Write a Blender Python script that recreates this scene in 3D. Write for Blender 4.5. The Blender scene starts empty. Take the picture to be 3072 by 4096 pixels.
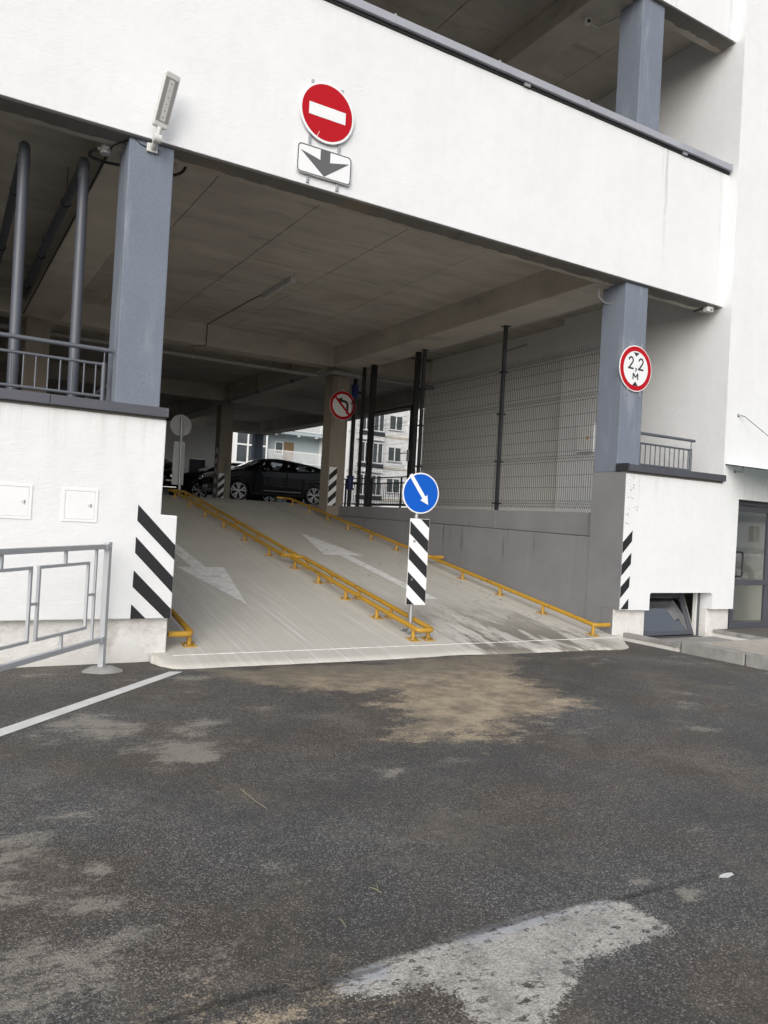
import bpy, bmesh, math, random
from mathutils import Vector, Matrix
random.seed(7)
R = math.radians
SC = bpy.context.scene
COL = SC.collection

# ------------------------------------------------------------------ camera
cam = bpy.data.cameras.new('camera'); CAM = bpy.data.objects.new('camera', cam); COL.objects.link(CAM)
YAW, PIT, ROL = .534, .011, .055
fw = Vector((math.sin(YAW)*math.cos(PIT), math.cos(YAW)*math.cos(PIT), math.sin(PIT)))
rt = Vector((math.cos(YAW), -math.sin(YAW), 0)); up = rt.cross(fw)
r2 = rt*math.cos(ROL) + up*math.sin(ROL); u2 = -rt*math.sin(ROL) + up*math.cos(ROL)
CAM.matrix_world = Matrix(((r2.x, u2.x, -fw.x, 0), (r2.y, u2.y, -fw.y, -8.217), (r2.z, u2.z, -fw.z, 1.6), (0, 0, 0, 1)))
cam.sensor_fit = 'HORIZONTAL'; cam.sensor_width = 36; cam.lens = 36*3100.26/3072
cam.clip_start = .05; cam.clip_end = 2000
SC.camera = CAM

# ------------------------------------------------------------------ sky, sun, exposure
W = bpy.data.worlds.new('World'); SC.world = W; W.use_nodes = True
wn = W.node_tree.nodes; wl = W.node_tree.links; wn.clear()
SUN_EL, SUN_AZ = 29, 218           # azimuth clockwise from +Y
sky = wn.new('ShaderNodeTexSky'); sky.sky_type = 'NISHITA'; sky.sun_disc = False
sky.sun_elevation = R(SUN_EL); sky.sun_rotation = R(SUN_AZ); sky.air_density = 1.0; sky.dust_density = 2.5; sky.ozone_density = 1.0
hs = wn.new('ShaderNodeHueSaturation'); hs.inputs['Saturation'].default_value = .36
bgn = wn.new('ShaderNodeBackground'); bgn.inputs['Strength'].default_value = .15
wo = wn.new('ShaderNodeOutputWorld')
wl.new(sky.outputs[0], hs.inputs['Color']); wl.new(hs.outputs[0], bgn.inputs['Color']); wl.new(bgn.outputs[0], wo.inputs[0])
sl = bpy.data.lights.new('sun', 'SUN'); sl.energy = .85; sl.angle = R(60); sl.color = (1, .985, .96)
SUN = bpy.data.objects.new('sun', sl); COL.objects.link(SUN)
sd = Vector((math.sin(R(SUN_AZ))*math.cos(R(SUN_EL)), math.cos(R(SUN_AZ))*math.cos(R(SUN_EL)), math.sin(R(SUN_EL))))
SUN.rotation_euler = sd.to_track_quat('Z', 'Y').to_euler(); SUN.location = (0, -20, 30)
SC.view_settings.view_transform = 'Standard'; SC.view_settings.look = 'None'
SC.view_settings.gamma = 1; SC.view_settings.use_curve_mapping = False
SC.view_settings.exposure = 0.36
SC.render.engine = 'CYCLES'
SC.cycles.use_denoising = True
SC.cycles.max_bounces = 10; SC.cycles.diffuse_bounces = 6; SC.cycles.transparent_max_bounces = 16

# ------------------------------------------------------------------ materials
class NT:
    def __init__(s, name):
        s.m = bpy.data.materials.new(name); s.m.use_nodes = True
        s.t = s.m.node_tree; s.t.nodes.clear()
        s.out = s.n('ShaderNodeOutputMaterial'); s.b = s.n('ShaderNodeBsdfPrincipled')
        s.l(s.b.outputs[0], s.out.inputs[0]); s._pos = None
    def n(s, k, **kw):
        o = s.t.nodes.new(k)
        for a, v in kw.items(): setattr(o, a, v)
        return o
    def l(s, a, b): s.t.links.new(a, b)
    def set(s, i, v):
        if hasattr(v, 'is_linked') or isinstance(v, bpy.types.NodeSocket): s.l(v, s.b.inputs[i])
        else: s.b.inputs[i].default_value = v
    def pos(s, scale=(1, 1, 1), rot=(0, 0, 0)):
        if s._pos is None: s._pos = s.n('ShaderNodeNewGeometry').outputs['Position']
        if scale == (1, 1, 1) and rot == (0, 0, 0): return s._pos
        mp = s.n('ShaderNodeMapping'); mp.inputs['Scale'].default_value = scale; mp.inputs['Rotation'].default_value = rot
        s.l(s._pos, mp.inputs['Vector']); return mp.outputs[0]
    def noise(s, scale, detail=3, rough=.55, vec=None):
        o = s.n('ShaderNodeTexNoise'); o.inputs['Scale'].default_value = scale
        o.inputs['Detail'].default_value = detail; o.inputs['Roughness'].default_value = rough
        s.l(vec if vec is not None else s.pos(), o.inputs['Vector']); return o.outputs['Fac']
    def voro(s, scale, out='Distance', vec=None, rnd=1):
        o = s.n('ShaderNodeTexVoronoi'); o.inputs['Scale'].default_value = scale; o.inputs['Randomness'].default_value = rnd
        s.l(vec if vec is not None else s.pos(), o.inputs['Vector']); return o.outputs[out]
    def math(s, op, a, b=None, c=None, clamp=False):
        o = s.n('ShaderNodeMath', operation=op); o.use_clamp = clamp
        for i, v in enumerate((a, b, c)):
            if v is None: continue
            if isinstance(v, (int, float)): o.inputs[i].default_value = v
            else: s.l(v, o.inputs[i])
        return o.outputs[0]
    def ramp(s, f, lo, hi, a=0., b=1.):
        o = s.n('ShaderNodeMapRange'); o.interpolation_type = 'SMOOTHSTEP'
        s.l(f, o.inputs['Value'])
        for k, v in (('From Min', lo), ('From Max', hi), ('To Min', a), ('To Max', b)): o.inputs[k].default_value = v
        return o.outputs[0]
    def mix(s, f, a, b, mode='MIX'):
        o = s.n('ShaderNodeMix', data_type='RGBA', blend_type=mode)
        for i, v in ((0, f), (6, a), (7, b)):
            if isinstance(v, (int, float)): o.inputs[i].default_value = v
            elif isinstance(v, tuple): o.inputs[i].default_value = (*v, 1) if len(v) == 3 else v
            else: s.l(v, o.inputs[i])
        return o.outputs[2]
    def scale_col(s, col, f):
        o = s.n('ShaderNodeVectorMath', operation='SCALE')
        if isinstance(col, tuple): o.inputs[0].default_value = col[:3]
        else: s.l(col, o.inputs[0])
        s.l(f, o.inputs['Scale']); return o.outputs[0]
    def attr(s, name):
        o = s.n('ShaderNodeAttribute', attribute_name=name); return o.outputs['Fac']
    def xyz(s):
        o = s.n('ShaderNodeSeparateXYZ'); s.l(s.pos(), o.inputs[0]); return o.outputs
    def bump(s, h, strength=.3, dist=.01):
        o = s.n('ShaderNodeBump'); o.inputs['Strength'].default_value = strength; o.inputs['Distance'].default_value = dist
        s.l(h, o.inputs['Height']); s.l(o.outputs[0], s.b.inputs['Normal']); return o

def surf(name, base, rough=.6, metal=0., var=.15, scale=3., fine=.08, fscale=60., bump=.15, bscale=90., bdist=.004, spec=.5, coat=0.):
    t = NT(name)
    f = t.math('ADD', t.math('MULTIPLY', t.math('SUBTRACT', t.noise(scale, 4), .5), var*2),
               t.math('MULTIPLY', t.math('SUBTRACT', t.noise(fscale, 2), .5), fine*2))
    t.set('Base Color', t.scale_col(tuple(base), t.math('ADD', f, 1.0)))
    t.set('Metallic', metal); t.set('Specular IOR Level', spec)
    t.set('Roughness', t.math('ADD', t.math('MULTIPLY', t.math('SUBTRACT', t.noise(scale*2, 3), .5), .25), rough, clamp=True))
    if coat: t.set('Coat Weight', coat); t.set('Coat Roughness', .03)
    if bump: t.bump(t.noise(bscale, 3), bump, bdist)
    return t.m

MAT = {}
def plaster(name, base, streaks=(), stain=.075, grain=.5, drips=None, blotch=None):
    t = NT(name)
    n1 = t.noise(.9, 5, .6); n2 = t.noise(7, 4, .6); st = t.noise(1, 4, .6, t.pos((5, 5, .5)))
    f = t.math('ADD', t.math('MULTIPLY', t.math('SUBTRACT', n1, .5), stain*1.6), t.math('MULTIPLY', t.math('SUBTRACT', n2, .5), stain))
    f = t.math('ADD', f, t.math('MULTIPLY', t.math('SUBTRACT', st, .5), stain*.7))
    col = t.scale_col(tuple(base), t.math('ADD', f, 1.))
    x, y, z = t.xyz()
    for (x0, w, z0, z1, dark) in streaks:
        wob = t.math('MULTIPLY', t.math('SUBTRACT', t.noise(1.5, 2), .5), .12)
        d = t.math('ABSOLUTE', t.math('SUBTRACT', t.math('ADD', x, wob), x0))
        m = t.math('MULTIPLY', t.ramp(d, w, w*.2), t.ramp(z, z0, z1))
        m = t.math('MULTIPLY', m, t.ramp(t.noise(9, 3, .6, t.pos((1, 1, .3))), .3, .6))
        col = t.mix(t.math('MULTIPLY', m, dark), col, (.42, .41, .38))
    if drips:
        z0, z1, cut, amt, c = drips
        m = t.math('MULTIPLY', t.math('MULTIPLY', t.ramp(t.noise(1, 4, .65, t.pos((9, 9, .35))), .50, .70), t.ramp(z, z0, z1)), t.ramp(z, cut+.05, cut))
        col = t.mix(t.math('MULTIPLY', m, amt), col, c)
    if blotch:
        m = t.ramp(t.noise(5, 7, .75), .46, .70); m2 = t.ramp(t.math('ADD', z, t.math('MULTIPLY', t.noise(4, 4), .25)), .34, .05)
        col = t.mix(t.math('MULTIPLY', t.math('MAXIMUM', t.math('MULTIPLY', m, .75), t.math('MULTIPLY', m2, .45)), .8), col, blotch)
    t.set('Base Color', col); t.set('Roughness', .88); t.set('Specular IOR Level', .25)
    h = t.math('ADD', t.math('MULTIPLY', t.noise(110, 3, .6), .35*grain), t.math('MULTIPLY', t.noise(16, 3, .6, t.pos((1, 1, 2.2))), .6*grain))
    h = t.math('ADD', h, t.math('MULTIPLY', t.noise(2.2, 3), .9))
    t.bump(h, .9, .016)
    return t.m

MAT['white'] = plaster('white_plaster', (.76, .77, .78), streaks=((9.62, .05, 5.4, 7.3, .5), (9.52, .03, 6.6, 7.6, .45), (10.95, .06, 5.3, 7.4, .25)), drips=(6.9, 7.6, 7.7, .10, (.55, .54, .51)))
MAT['whitelow'] = plaster('white_plaster_lower', (.76, .77, .775), drips=(1.9, 2.50, 2.55, .32, (.52, .50, .45)))
MAT['plinth'] = plaster('white_plaster_plinth', (.72, .71, .69), stain=.22, grain=1.0, blotch=(.46, .42, .36))
MAT['interior'] = plaster('grey_white_plaster', (.84, .835, .82), stain=.05, grain=.4)
def bluecol():
    t = NT('blue_grey_render')
    n1 = t.noise(1.3, 5, .6); n2 = t.noise(110, 3, .7); st = t.noise(1, 5, .65, t.pos((3, 3, .6)))
    f = t.math('ADD', t.math('MULTIPLY', t.math('SUBTRACT', n1, .5), .25), t.math('MULTIPLY', t.math('SUBTRACT', n2, .5), .9))
    col = t.scale_col((.175, .20, .245), t.math('ADD', f, 1.))
    col = t.mix(t.math('MULTIPLY', t.ramp(st, .50, .74), .55), col, (.36, .385, .43))
    t.set('Base Color', col); t.set('Roughness', .85); t.set('Specular IOR Level', .25)
    t.bump(t.math('ADD', t.math('MULTIPLY', t.noise(200, 2), .5), t.noise(14, 3)), .5, .006)
    return t.m
MAT['blue_col'] = bluecol()
def greywall():
    t = NT('grey_painted_render')
    n1 = t.noise(1.1, 5, .6); st = t.noise(1, 5, .65, t.pos((7, 7, .5)))
    col = t.scale_col((.205, .206, .213), t.math('ADD', t.math('MULTIPLY', t.math('SUBTRACT', n1, .5), .5), 1.))
    x, y, z = t.xyz()
    drip = t.math('MULTIPLY', t.ramp(t.noise(1, 3, .5, t.pos((11, 11, .35))), .62, .68), t.ramp(t.math('ADD', z, t.math('MULTIPLY', t.noise(5, 2), .6)), 1.15, 1.75))
    drip = t.math('MULTIPLY', drip, t.ramp(z, 1.66, 1.56))
    col = t.mix(t.math('MULTIPLY', drip, .75), col, (.06, .058, .06))
    col = t.mix(t.math('MULTIPLY', t.ramp(st, .58, .85), .4), col, (.34, .34, .36))
    t.set('Base Color', col); t.set('Roughness', .8)
    t.bump(t.math('ADD', t.math('MULTIPLY', t.noise(120, 2), .4), t.noise(9, 4, .6, t.pos((1, 1, .3)))), .5, .008)
    return t.m
MAT['grey_wall'] = greywall()
def concrete(name, base, streak=(1, 1, 1), var=.5, warm=(.33, .24, .15)):
    t = NT(name)
    n1 = t.noise(.8, 5, .65); n2 = t.noise(1, 5, .65, t.pos(streak)); n3 = t.noise(45, 3, .6)
    f = t.math('ADD', t.math('MULTIPLY', t.math('SUBTRACT', n1, .5), var), t.math('MULTIPLY', t.math('SUBTRACT', n2, .5), var*1.2))
    f = t.math('ADD', f, t.math('MULTIPLY', t.math('SUBTRACT', n3, .5), .16))
    col = t.scale_col(tuple(base), t.math('ADD', f, 1.))
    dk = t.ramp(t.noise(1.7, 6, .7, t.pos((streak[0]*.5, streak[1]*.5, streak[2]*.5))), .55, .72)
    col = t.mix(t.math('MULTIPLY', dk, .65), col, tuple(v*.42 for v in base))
    wm = t.ramp(t.noise(.5, 3), .6, .8)
    col = t.mix(t.math('MULTIPLY', wm, .55), col, warm)
    t.set('Base Color', col); t.set('Roughness', .85)
    t.bump(t.math('ADD', t.math('MULTIPLY', n3, .4), n2), .35, .006)
    return t.m
MAT['ceil'] = concrete('ceiling_concrete', (.50, .465, .41), (.6, 3.2, 1), .6)
MAT['beam'] = concrete('beam_concrete', (.52, .48, .415), (1, 1, 3))
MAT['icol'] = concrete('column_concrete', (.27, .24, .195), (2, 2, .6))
MAT['floor'] = concrete('floor_concrete', (.30, .29, .27), (1, 1, 1))
MAT['kerb'] = concrete('kerb_concrete', (.29, .285, .27), (5, 5, 5), .8, (.22, .19, .15))
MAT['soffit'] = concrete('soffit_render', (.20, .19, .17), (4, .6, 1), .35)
def rampmat():
    t = NT('ramp_concrete')
    x, y, z = t.xyz()
    br = t.noise(1, 3, .6, t.pos((75, .55, .55))); br2 = t.noise(1, 4, .7, t.pos((9, .18, .2))); n1 = t.noise(1.4, 5, .6); n3 = t.noise(220, 2, .6)
    f = t.math('ADD', t.math('MULTIPLY', t.math('SUBTRACT', br, .5), .45), t.math('MULTIPLY', t.math('SUBTRACT', n1, .5), .22))
    f = t.math('ADD', f, t.math('MULTIPLY', t.math('SUBTRACT', n3, .5), .28))
    col = t.scale_col((.525, .505, .455), t.math('ADD', f, 1.))
    ty = t.math('MULTIPLY', t.math('MULTIPLY', t.ramp(br2, .50, .62), t.ramp(br, .40, .62)), t.ramp(y, 6, -.2))
    col = t.mix(t.math('MULTIPLY', ty, .6), col, (.74, .735, .71))
    # damp tracks and dirt the lorries and cars left at the foot of the up lane
    lane = t.math('MULTIPLY', t.ramp(x, 5.75, 6.3), t.ramp(x, 8.75, 8.0))
    fall = t.ramp(t.math('ADD', y, t.math('MULTIPLY', t.noise(2.2, 3), 1.6)), 3.0, .5)
    wet = t.ramp(t.noise(1, 5, .7, t.pos((2.4, .6, .6))), .44, .53)
    wet = t.math('MULTIPLY', wet, t.math('MULTIPLY', lane, fall))
    drp = t.math('MULTIPLY', t.ramp(t.voro(11, 'Distance', t.pos((1, .7, 1))), .34, .24), t.ramp(t.noise(1.6, 3), .50, .60))
    lane2 = t.math('MULTIPLY', t.ramp(x, 6.2, 6.8), t.ramp(y, 6.5, 3))
    wet = t.math('MAXIMUM', wet, t.math('MULTIPLY', t.math('MULTIPLY', drp, lane2), .8))
    col = t.mix(t.math('MULTIPLY', wet, .85), col, (.165, .148, .118))
    tr = t.math('MULTIPLY', t.ramp(t.noise(1, 4, .6, t.pos((3, .16, .16))), .55, .72), t.ramp(x, 5.9, 6.4))
    col = t.mix(t.math('MULTIPLY', tr, .30), col, (.24, .225, .20))
    t.set('Base Color', col)
    t.set('Roughness', t.math('SUBTRACT', .9, t.math('MULTIPLY', wet, .35)))
    t.bump(t.math('ADD', br, t.math('MULTIPLY', n3, .5)), .4, .005)
    return t.m
MAT['ramp'] = rampmat()
def asphalt():
    t = NT('asphalt')
    vec = t.pos()
    cell = t.n('ShaderNodeTexVoronoi'); cell.inputs['Scale'].default_value = 135; t.l(vec, cell.inputs['Vector'])
    sx = t.n('ShaderNodeSeparateColor'); t.l(cell.outputs['Color'], sx.inputs[0])
    cell2 = t.n('ShaderNodeTexVoronoi'); cell2.inputs['Scale'].default_value = 300; t.l(vec, cell2.inputs['Vector'])
    sx2 = t.n('ShaderNodeSeparateColor'); t.l(cell2.outputs['Color'], sx2.inputs[0])
    big = t.noise(.55, 5, .6); mid = t.noise(3.2, 5, .65)
    con = t.ramp(t.noise(1.1, 4, .6), .35, .65, .13, .27)
    lum = t.math('ADD', .083, t.math('MULTIPLY', t.math('POWER', sx.outputs[0], 4.0), con))
    lum = t.math('ADD', lum, t.math('MULTIPLY', t.math('POWER', sx2.outputs[1], 5), .12))
    peb = t.math('MULTIPLY', t.math('GREATER_THAN', sx.outputs[2], .968), t.ramp(cell.outputs['Distance'], .5, .3))
    edge = t.ramp(cell.outputs['Distance'], .25, .62, 1.05, .62)
    lum = t.math('MULTIPLY', lum, edge)
    lum = t.math('MULTIPLY', lum, t.math('ADD', .60, t.math('MULTIPLY', big, .42)))
    lum = t.math('MULTIPLY', lum, t.math('ADD', .72, t.math('MULTIPLY', mid, .56)))
    tint = t.mix(t.ramp(t.noise(.8, 3), .4, .65), (1.01, .99, .97), (1.12, .985, .87))
    o = t.n('ShaderNodeVectorMath', operation='SCALE'); t.l(tint, o.inputs[0]); t.l(lum, o.inputs['Scale'])
    col = o.outputs[0]
    col = t.mix(t.math('MULTIPLY', peb, .75), col, (.36, .33, .29))
    nz = t.math('ADD', t.math('MULTIPLY', t.math('SUBTRACT', t.noise(3.2, 8, .72, t.pos((.75, 1.25, 1), (0, 0, .5))), .5), 1.25), t.math('MULTIPLY', t.math('SUBTRACT', t.noise(34, 5, .75), .5), .45))
    grit = t.math('MULTIPLY', t.math('SUBTRACT', sx.outputs[1], .5), .16)
    # loose pale dust lying in patches
    du = t.math('ADD', t.math('MULTIPLY', t.attr('dust'), .85), t.math('ADD', t.math('MULTIPLY', nz, 2.6), t.math('MULTIPLY', grit, 1.5)))
    du = t.math('MULTIPLY', t.ramp(du, .40, .95), t.math('ADD', .25, t.math('MULTIPLY', t.noise(40, 4, .75), .8)))
    col = t.mix(t.math('MULTIPLY', du, .80), col, (.40, .37, .315))
    fd = t.math('MULTIPLY', t.ramp(t.noise(1.3, 7, .75), .50, .72), .38)
    col = t.mix(fd, col, (.24, .21, .17))
    # dried mud washed off the ramp
    br = t.math('ADD', t.attr('mud'), t.math('ADD', t.math('MULTIPLY', nz, 1.3), grit))
    bm = t.math('MULTIPLY', t.ramp(br, -.13, .14), t.math('ADD', .62, t.math('MULTIPLY', sx.outputs[1], .5)), clamp=True)
    mudc = t.mix(t.ramp(t.noise(3.4, 7, .72), .32, .66), (.24, .20, .145), (.58, .475, .335))
    mudc = t.mix(t.math('MULTIPLY', t.ramp(t.math('ADD', t.xyz()[1], t.math('MULTIPLY', nz, 1.5)), -1.9, -.9), .7), mudc, (.19, .17, .135))
    mudc = t.scale_col(mudc, t.math('ADD', .7, t.math('MULTIPLY', t.noise(90, 3, .7), .6)))
    col = t.mix(t.math('MULTIPLY', bm, .82), col, mudc)
    # cement slurry patch with drops
    pa = t.math('ADD', t.math('ADD', t.attr('slurry'), .012), t.math('MULTIPLY', t.ramp(t.attr('seam'), .01, .12, .12, 1.), t.math('ADD', t.math('MULTIPLY', nz, .16), t.math('MULTIPLY', grit, .3))))
    pm = t.ramp(pa, -.012, .022)
    hole = t.math('MULTIPLY', t.ramp(t.noise(19, 4, .65, t.pos((1, 1.5, 1))), .56, .60), t.ramp(t.attr('slurry'), .22, .03))
    pm = t.math('MULTIPLY', pm, t.math('SUBTRACT', 1., t.math('MULTIPLY', hole, .85)))
    pm = t.math('MULTIPLY', pm, t.ramp(t.noise(5.5, 6, .7), .34, .58, .78, 1.))
    hole2 = t.math('MULTIPLY', t.ramp(t.noise(11, 5, .7, t.pos((1, 1.6, 1), (0, 0, .6))), .575, .61), t.ramp(t.noise(1.7, 2), .42, .58))
    pm = t.math('MULTIPLY', pm, t.math('SUBTRACT', 1., t.math('MULTIPLY', hole2, .9)))
    slc = t.mix(t.ramp(sx.outputs[0], .2, .9), (.42, .405, .37), (.60, .58, .54))
    blue = t.ramp(t.attr('seam'), .10, .03)
    pm = t.math('MULTIPLY', pm, t.ramp(t.noise(5.5, 6, .7), .34, .58, .78, 1.))
    hole2 = t.math('MULTIPLY', t.ramp(t.noise(11, 5, .7, t.pos((1, 1.6, 1), (0, 0, .6))), .575, .61), t.ramp(t.noise(1.7, 2), .42, .58))
    pm = t.math('MULTIPLY', pm, t.math('SUBTRACT', 1., t.math('MULTIPLY', hole2, .9)))
    slc = t.mix(t.math('MULTIPLY', blue, t.ramp(t.noise(3, 2), .4, .55)), slc, (.46, .47, .50))
    col = t.mix(t.math('MULTIPLY', pm, .85), col, slc)
    # seam between the two asphalt lifts
    sm = t.ramp(t.math('ADD', t.attr('seam'), t.math('MULTIPLY', t.math('SUBTRACT', t.noise(30, 3), .5), .03)), .030, .008)
    col = t.mix(t.math('MULTIPLY', sm, .6), col, (.022, .019, .016))
    t.set('Base Color', col); t.set('Specular IOR Level', .35)
    t.set('Roughness', t.math('ADD', .62, t.math('MULTIPLY', mid, .3)))
    h = t.math('ADD', t.math('MULTIPLY', t.math('SUBTRACT', 1., cell.outputs['Distance']), .8), t.math('MULTIPLY', sx.outputs[0], .6))
    h = t.math('SUBTRACT', h, t.math('MULTIPLY', sm, 2.))
    t.bump(h, .55, .006)
    return t.m
MAT['asphalt'] = asphalt()
MAT['coping'] = surf('dark_grey_sheet_metal', (.085, .088, .105), .45, .15, .18, 2, .05, 80, .05, 20)
MAT['coping2'] = surf('pale_grey_sheet_metal', (.34, .35, .39), .5, .0, .25, 2, .08, 80, .05, 20)
MAT['dark_metal'] = surf('anthracite_metal', (.045, .048, .055), .42, .2, .12, 4)
MAT['rail_grey'] = surf('grey_painted_steel', (.105, .115, .135), .45, .1, .15, 4)
MAT['pipe_grey'] = surf('grey_plastic_pipe', (.085, .093, .115), .42, 0, .12, 3, .04, 60, .03)
MAT['silver'] = surf('silver_painted_steel', (.47, .48, .50), .45, .1, .10, 6, .05, 120, .05)
MAT['galv'] = surf('galvanised_steel', (.42, .43, .44), .40, .6, .22, 18, .1, 120, .05)
def yellowmat():
    t = NT('yellow_paint_on_steel')
    ru = t.ramp(t.noise(14, 6, .75), .57, .68)
    col = t.scale_col((.47, .265, .03), t.math('ADD', .82, t.math('MULTIPLY', t.noise(6, 4), .36)))
    col = t.mix(t.math('MULTIPLY', ru, .6), col, (.16, .075, .025))
    sc = t.math('MULTIPLY', t.ramp(t.noise(1, 5, .7, t.pos((20, 1.6, 20))), .56, .66), .55)
    col = t.mix(sc, col, (.06, .045, .03))
    t.set('Base Color', col); t.set('Roughness', t.math('ADD', .38, t.math('MULTIPLY', ru, .35)))
    t.bump(t.noise(70, 3), .08, .003); return t.m
MAT['yellow'] = yellowmat()
MAT['paint_white'] = surf('white_road_paint', (.66, .66, .645), .7, 0, .2, 5, .25, 120, .2, 150)
def wornpaint():
    t = NT('worn_white_paint')
    w = t.ramp(t.math('ADD', t.noise(9, 5, .7), t.math('MULTIPLY', t.noise(90, 2), .25)), .60, .76)
    c = t.scale_col((.82, .82, .80), t.math('ADD', .85, t.math('MULTIPLY', t.noise(40, 3), .3)))
    t.set('Base Color', t.mix(t.math('MULTIPLY', w, .55), c, (.42, .41, .38))); t.set('Roughness', .8)
    t.bump(t.noise(1, 3, .6, t.pos((60, .6, .6))), .3, .004); return t.m
MAT['arrow_paint'] = wornpaint()
MAT['black_paint'] = surf('black_wall_paint', (.012, .012, .015), .7, 0, .3, 6, .2, 110, .35, 90, .006)
MAT['sign_white'] = surf('white_reflective_sheet', (.80, .81, .82), .35, 0, .04, 3, .02, 90, .02)
MAT['sign_red'] = surf('red_reflective_sheet', (.44, .004, .012), .55, 0, .10, 3, .05, 90, .02, spec=.2)
MAT['sign_blue'] = surf('blue_reflective_sheet', (.003, .095, .50), .55, 0, .10, 3, .05, 90, .02, spec=.2)
MAT['sign_black'] = surf('black_sheet', (.018, .018, .019), .4, 0, .1, 3, .03, 90, .02)
MAT['sign_grey'] = surf('dark_grey_sheet', (.105, .105, .11), .4, 0, .06, 3, .03, 90, .02)
MAT['hatch'] = surf('white_plastic_hatch', (.80, .805, .81), .5, 0, .05, 4, .02, 90, .02)
MAT['lamp_white'] = surf('off_white_plastic', (.62, .62, .60), .45, 0, .08, 5, .03, 90, .02)
MAT['lens_grey'] = surf('grey_lamp_reflector', (.28, .275, .27), .35, .1, .06, 5)
MAT['led'] = surf('led_strip_plate', (.55, .55, .53), .4, 0, .15, 40)
MAT['dot'] = surf('dark_led_dot', (.10, .09, .07), .5)
MAT['tube'] = surf('tube_light_diffuser', (.55, .55, .54), .3, 0, .05, 5)
MAT['black_metal'] = surf('black_powder_coated_steel', (.016, .017, .019), .4, .1, .1, 4)
MAT['cable'] = surf('black_cable', (.018, .018, .018), .55)
MAT['bluevalve'] = surf('blue_cast_valve', (.02, .05, .22), .4)
MAT['castiron'] = surf('dark_cast_pipe', (.03, .03, .034), .5)
MAT['lagging'] = surf('grey_pipe_lagging', (.30, .30, .30), .5, .2, .12, 5)
MAT['conduit'] = surf('grey_white_conduit', (.42, .42, .42), .5)
MAT['paver'] = concrete('paving_brick', (.40, .365, .32), (6, 6, 6), .4, (.30, .26, .21))
MAT['bed'] = surf('paver_bedding_sand', (.11, .10, .085), .95, 0, .3, 8)
MAT['straw'] = surf('dry_straw', (.36, .32, .20), .8)
MAT['orange'] = surf('yellow_warning_sticker', (.75, .42, .02), .5)
MAT['sticker'] = surf('grey_sticker', (.36, .36, .36), .5, 0, .4, 120)
MAT['facade_white'] = surf('white_facade', (.78, .78, .77), .85, 0, .06, .8)
MAT['facade_grey'] = surf('blue_grey_facade', (.33, .38, .40), .85, 0, .06, .8)
MAT['facade_beige'] = surf('beige_facade', (.60, .55, .46), .85, 0, .06, .8)
MAT['wood_door'] = surf('brown_door', (.16, .10, .045), .5)
MAT['room'] = surf('beige_room', (.48, .46, .41), .8, 0, .1, 2)
def glass(name, tint, refl=.35, rough=.02):
    t = NT(name); t.t.nodes.remove(t.b)
    tr = t.n('ShaderNodeBsdfTransparent'); tr.inputs[0].default_value = (*tint, 1)
    gl = t.n('ShaderNodeBsdfGlossy'); gl.inputs['Roughness'].default_value = rough; gl.inputs[0].default_value = (.95, .97, 1, 1)
    lw = t.n('ShaderNodeFresnel'); lw.inputs['IOR'].default_value = 1.5
    bp = t.n('ShaderNodeBump'); bp.inputs['Strength'].default_value = .02; bp.inputs['Distance'].default_value = .02
    t.l(t.noise(1.4, 2), bp.inputs['Height']); t.l(bp.outputs[0], gl.inputs['Normal'])
    f = t.math('ADD', t.math('MULTIPLY', lw.outputs[0], 1.6), refl*.4, clamp=True)
    mx = t.n('ShaderNodeMixShader'); t.l(f, mx.inputs[0]); t.l(tr.outputs[0], mx.inputs[1]); t.l(gl.outputs[0], mx.inputs[2])
    t.l(mx.outputs[0], t.out.inputs[0]); return t.m
MAT['glass'] = glass('window_glass', (.93, .96, .95), .45)
MAT['glass_dark'] = glass('tinted_window_glass', (.10, .11, .115), .25)
MAT['glass_canopy'] = glass('canopy_glass', (.80, .90, .88), .1)
MAT['car_black'] = surf('black_car_paint', (.006, .006, .007), .12, 0, .05, 3, 0, 60, 0, coat=1.)
MAT['car_grey'] = surf('dark_grey_car_paint', (.012, .013, .015), .18, .1, .05, 3, 0, 60, 0, coat=1.)
MAT['car_silver'] = surf('silver_car_paint', (.42, .44, .46), .25, .5, .05, 3, 0, 60, 0, coat=1.)
MAT['tyre'] = surf('tyre_rubber', (.014, .014, .014), .8)
MAT['rim'] = surf('bright_alloy', (.80, .80, .81), .35, .25, .05, 5)
MAT['rim_dark'] = surf('dark_alloy', (.02, .02, .02), .35, .3)
MAT['chrome'] = surf('chrome_trim', (.60, .60, .61), .15, 1., 0, 5)
MAT['trim'] = surf('black_plastic_trim', (.012, .012, .012), .6)
MAT['lampglass'] = surf('headlamp_glass', (.55, .56, .58), .12, .3, .4, 40)
MAT['redlamp'] = surf('red_tail_lamp', (.25, .01, .01), .2)
MAT['plate'] = surf('number_plate', (.65, .65, .65), .4, 0, .5, 60)

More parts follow.
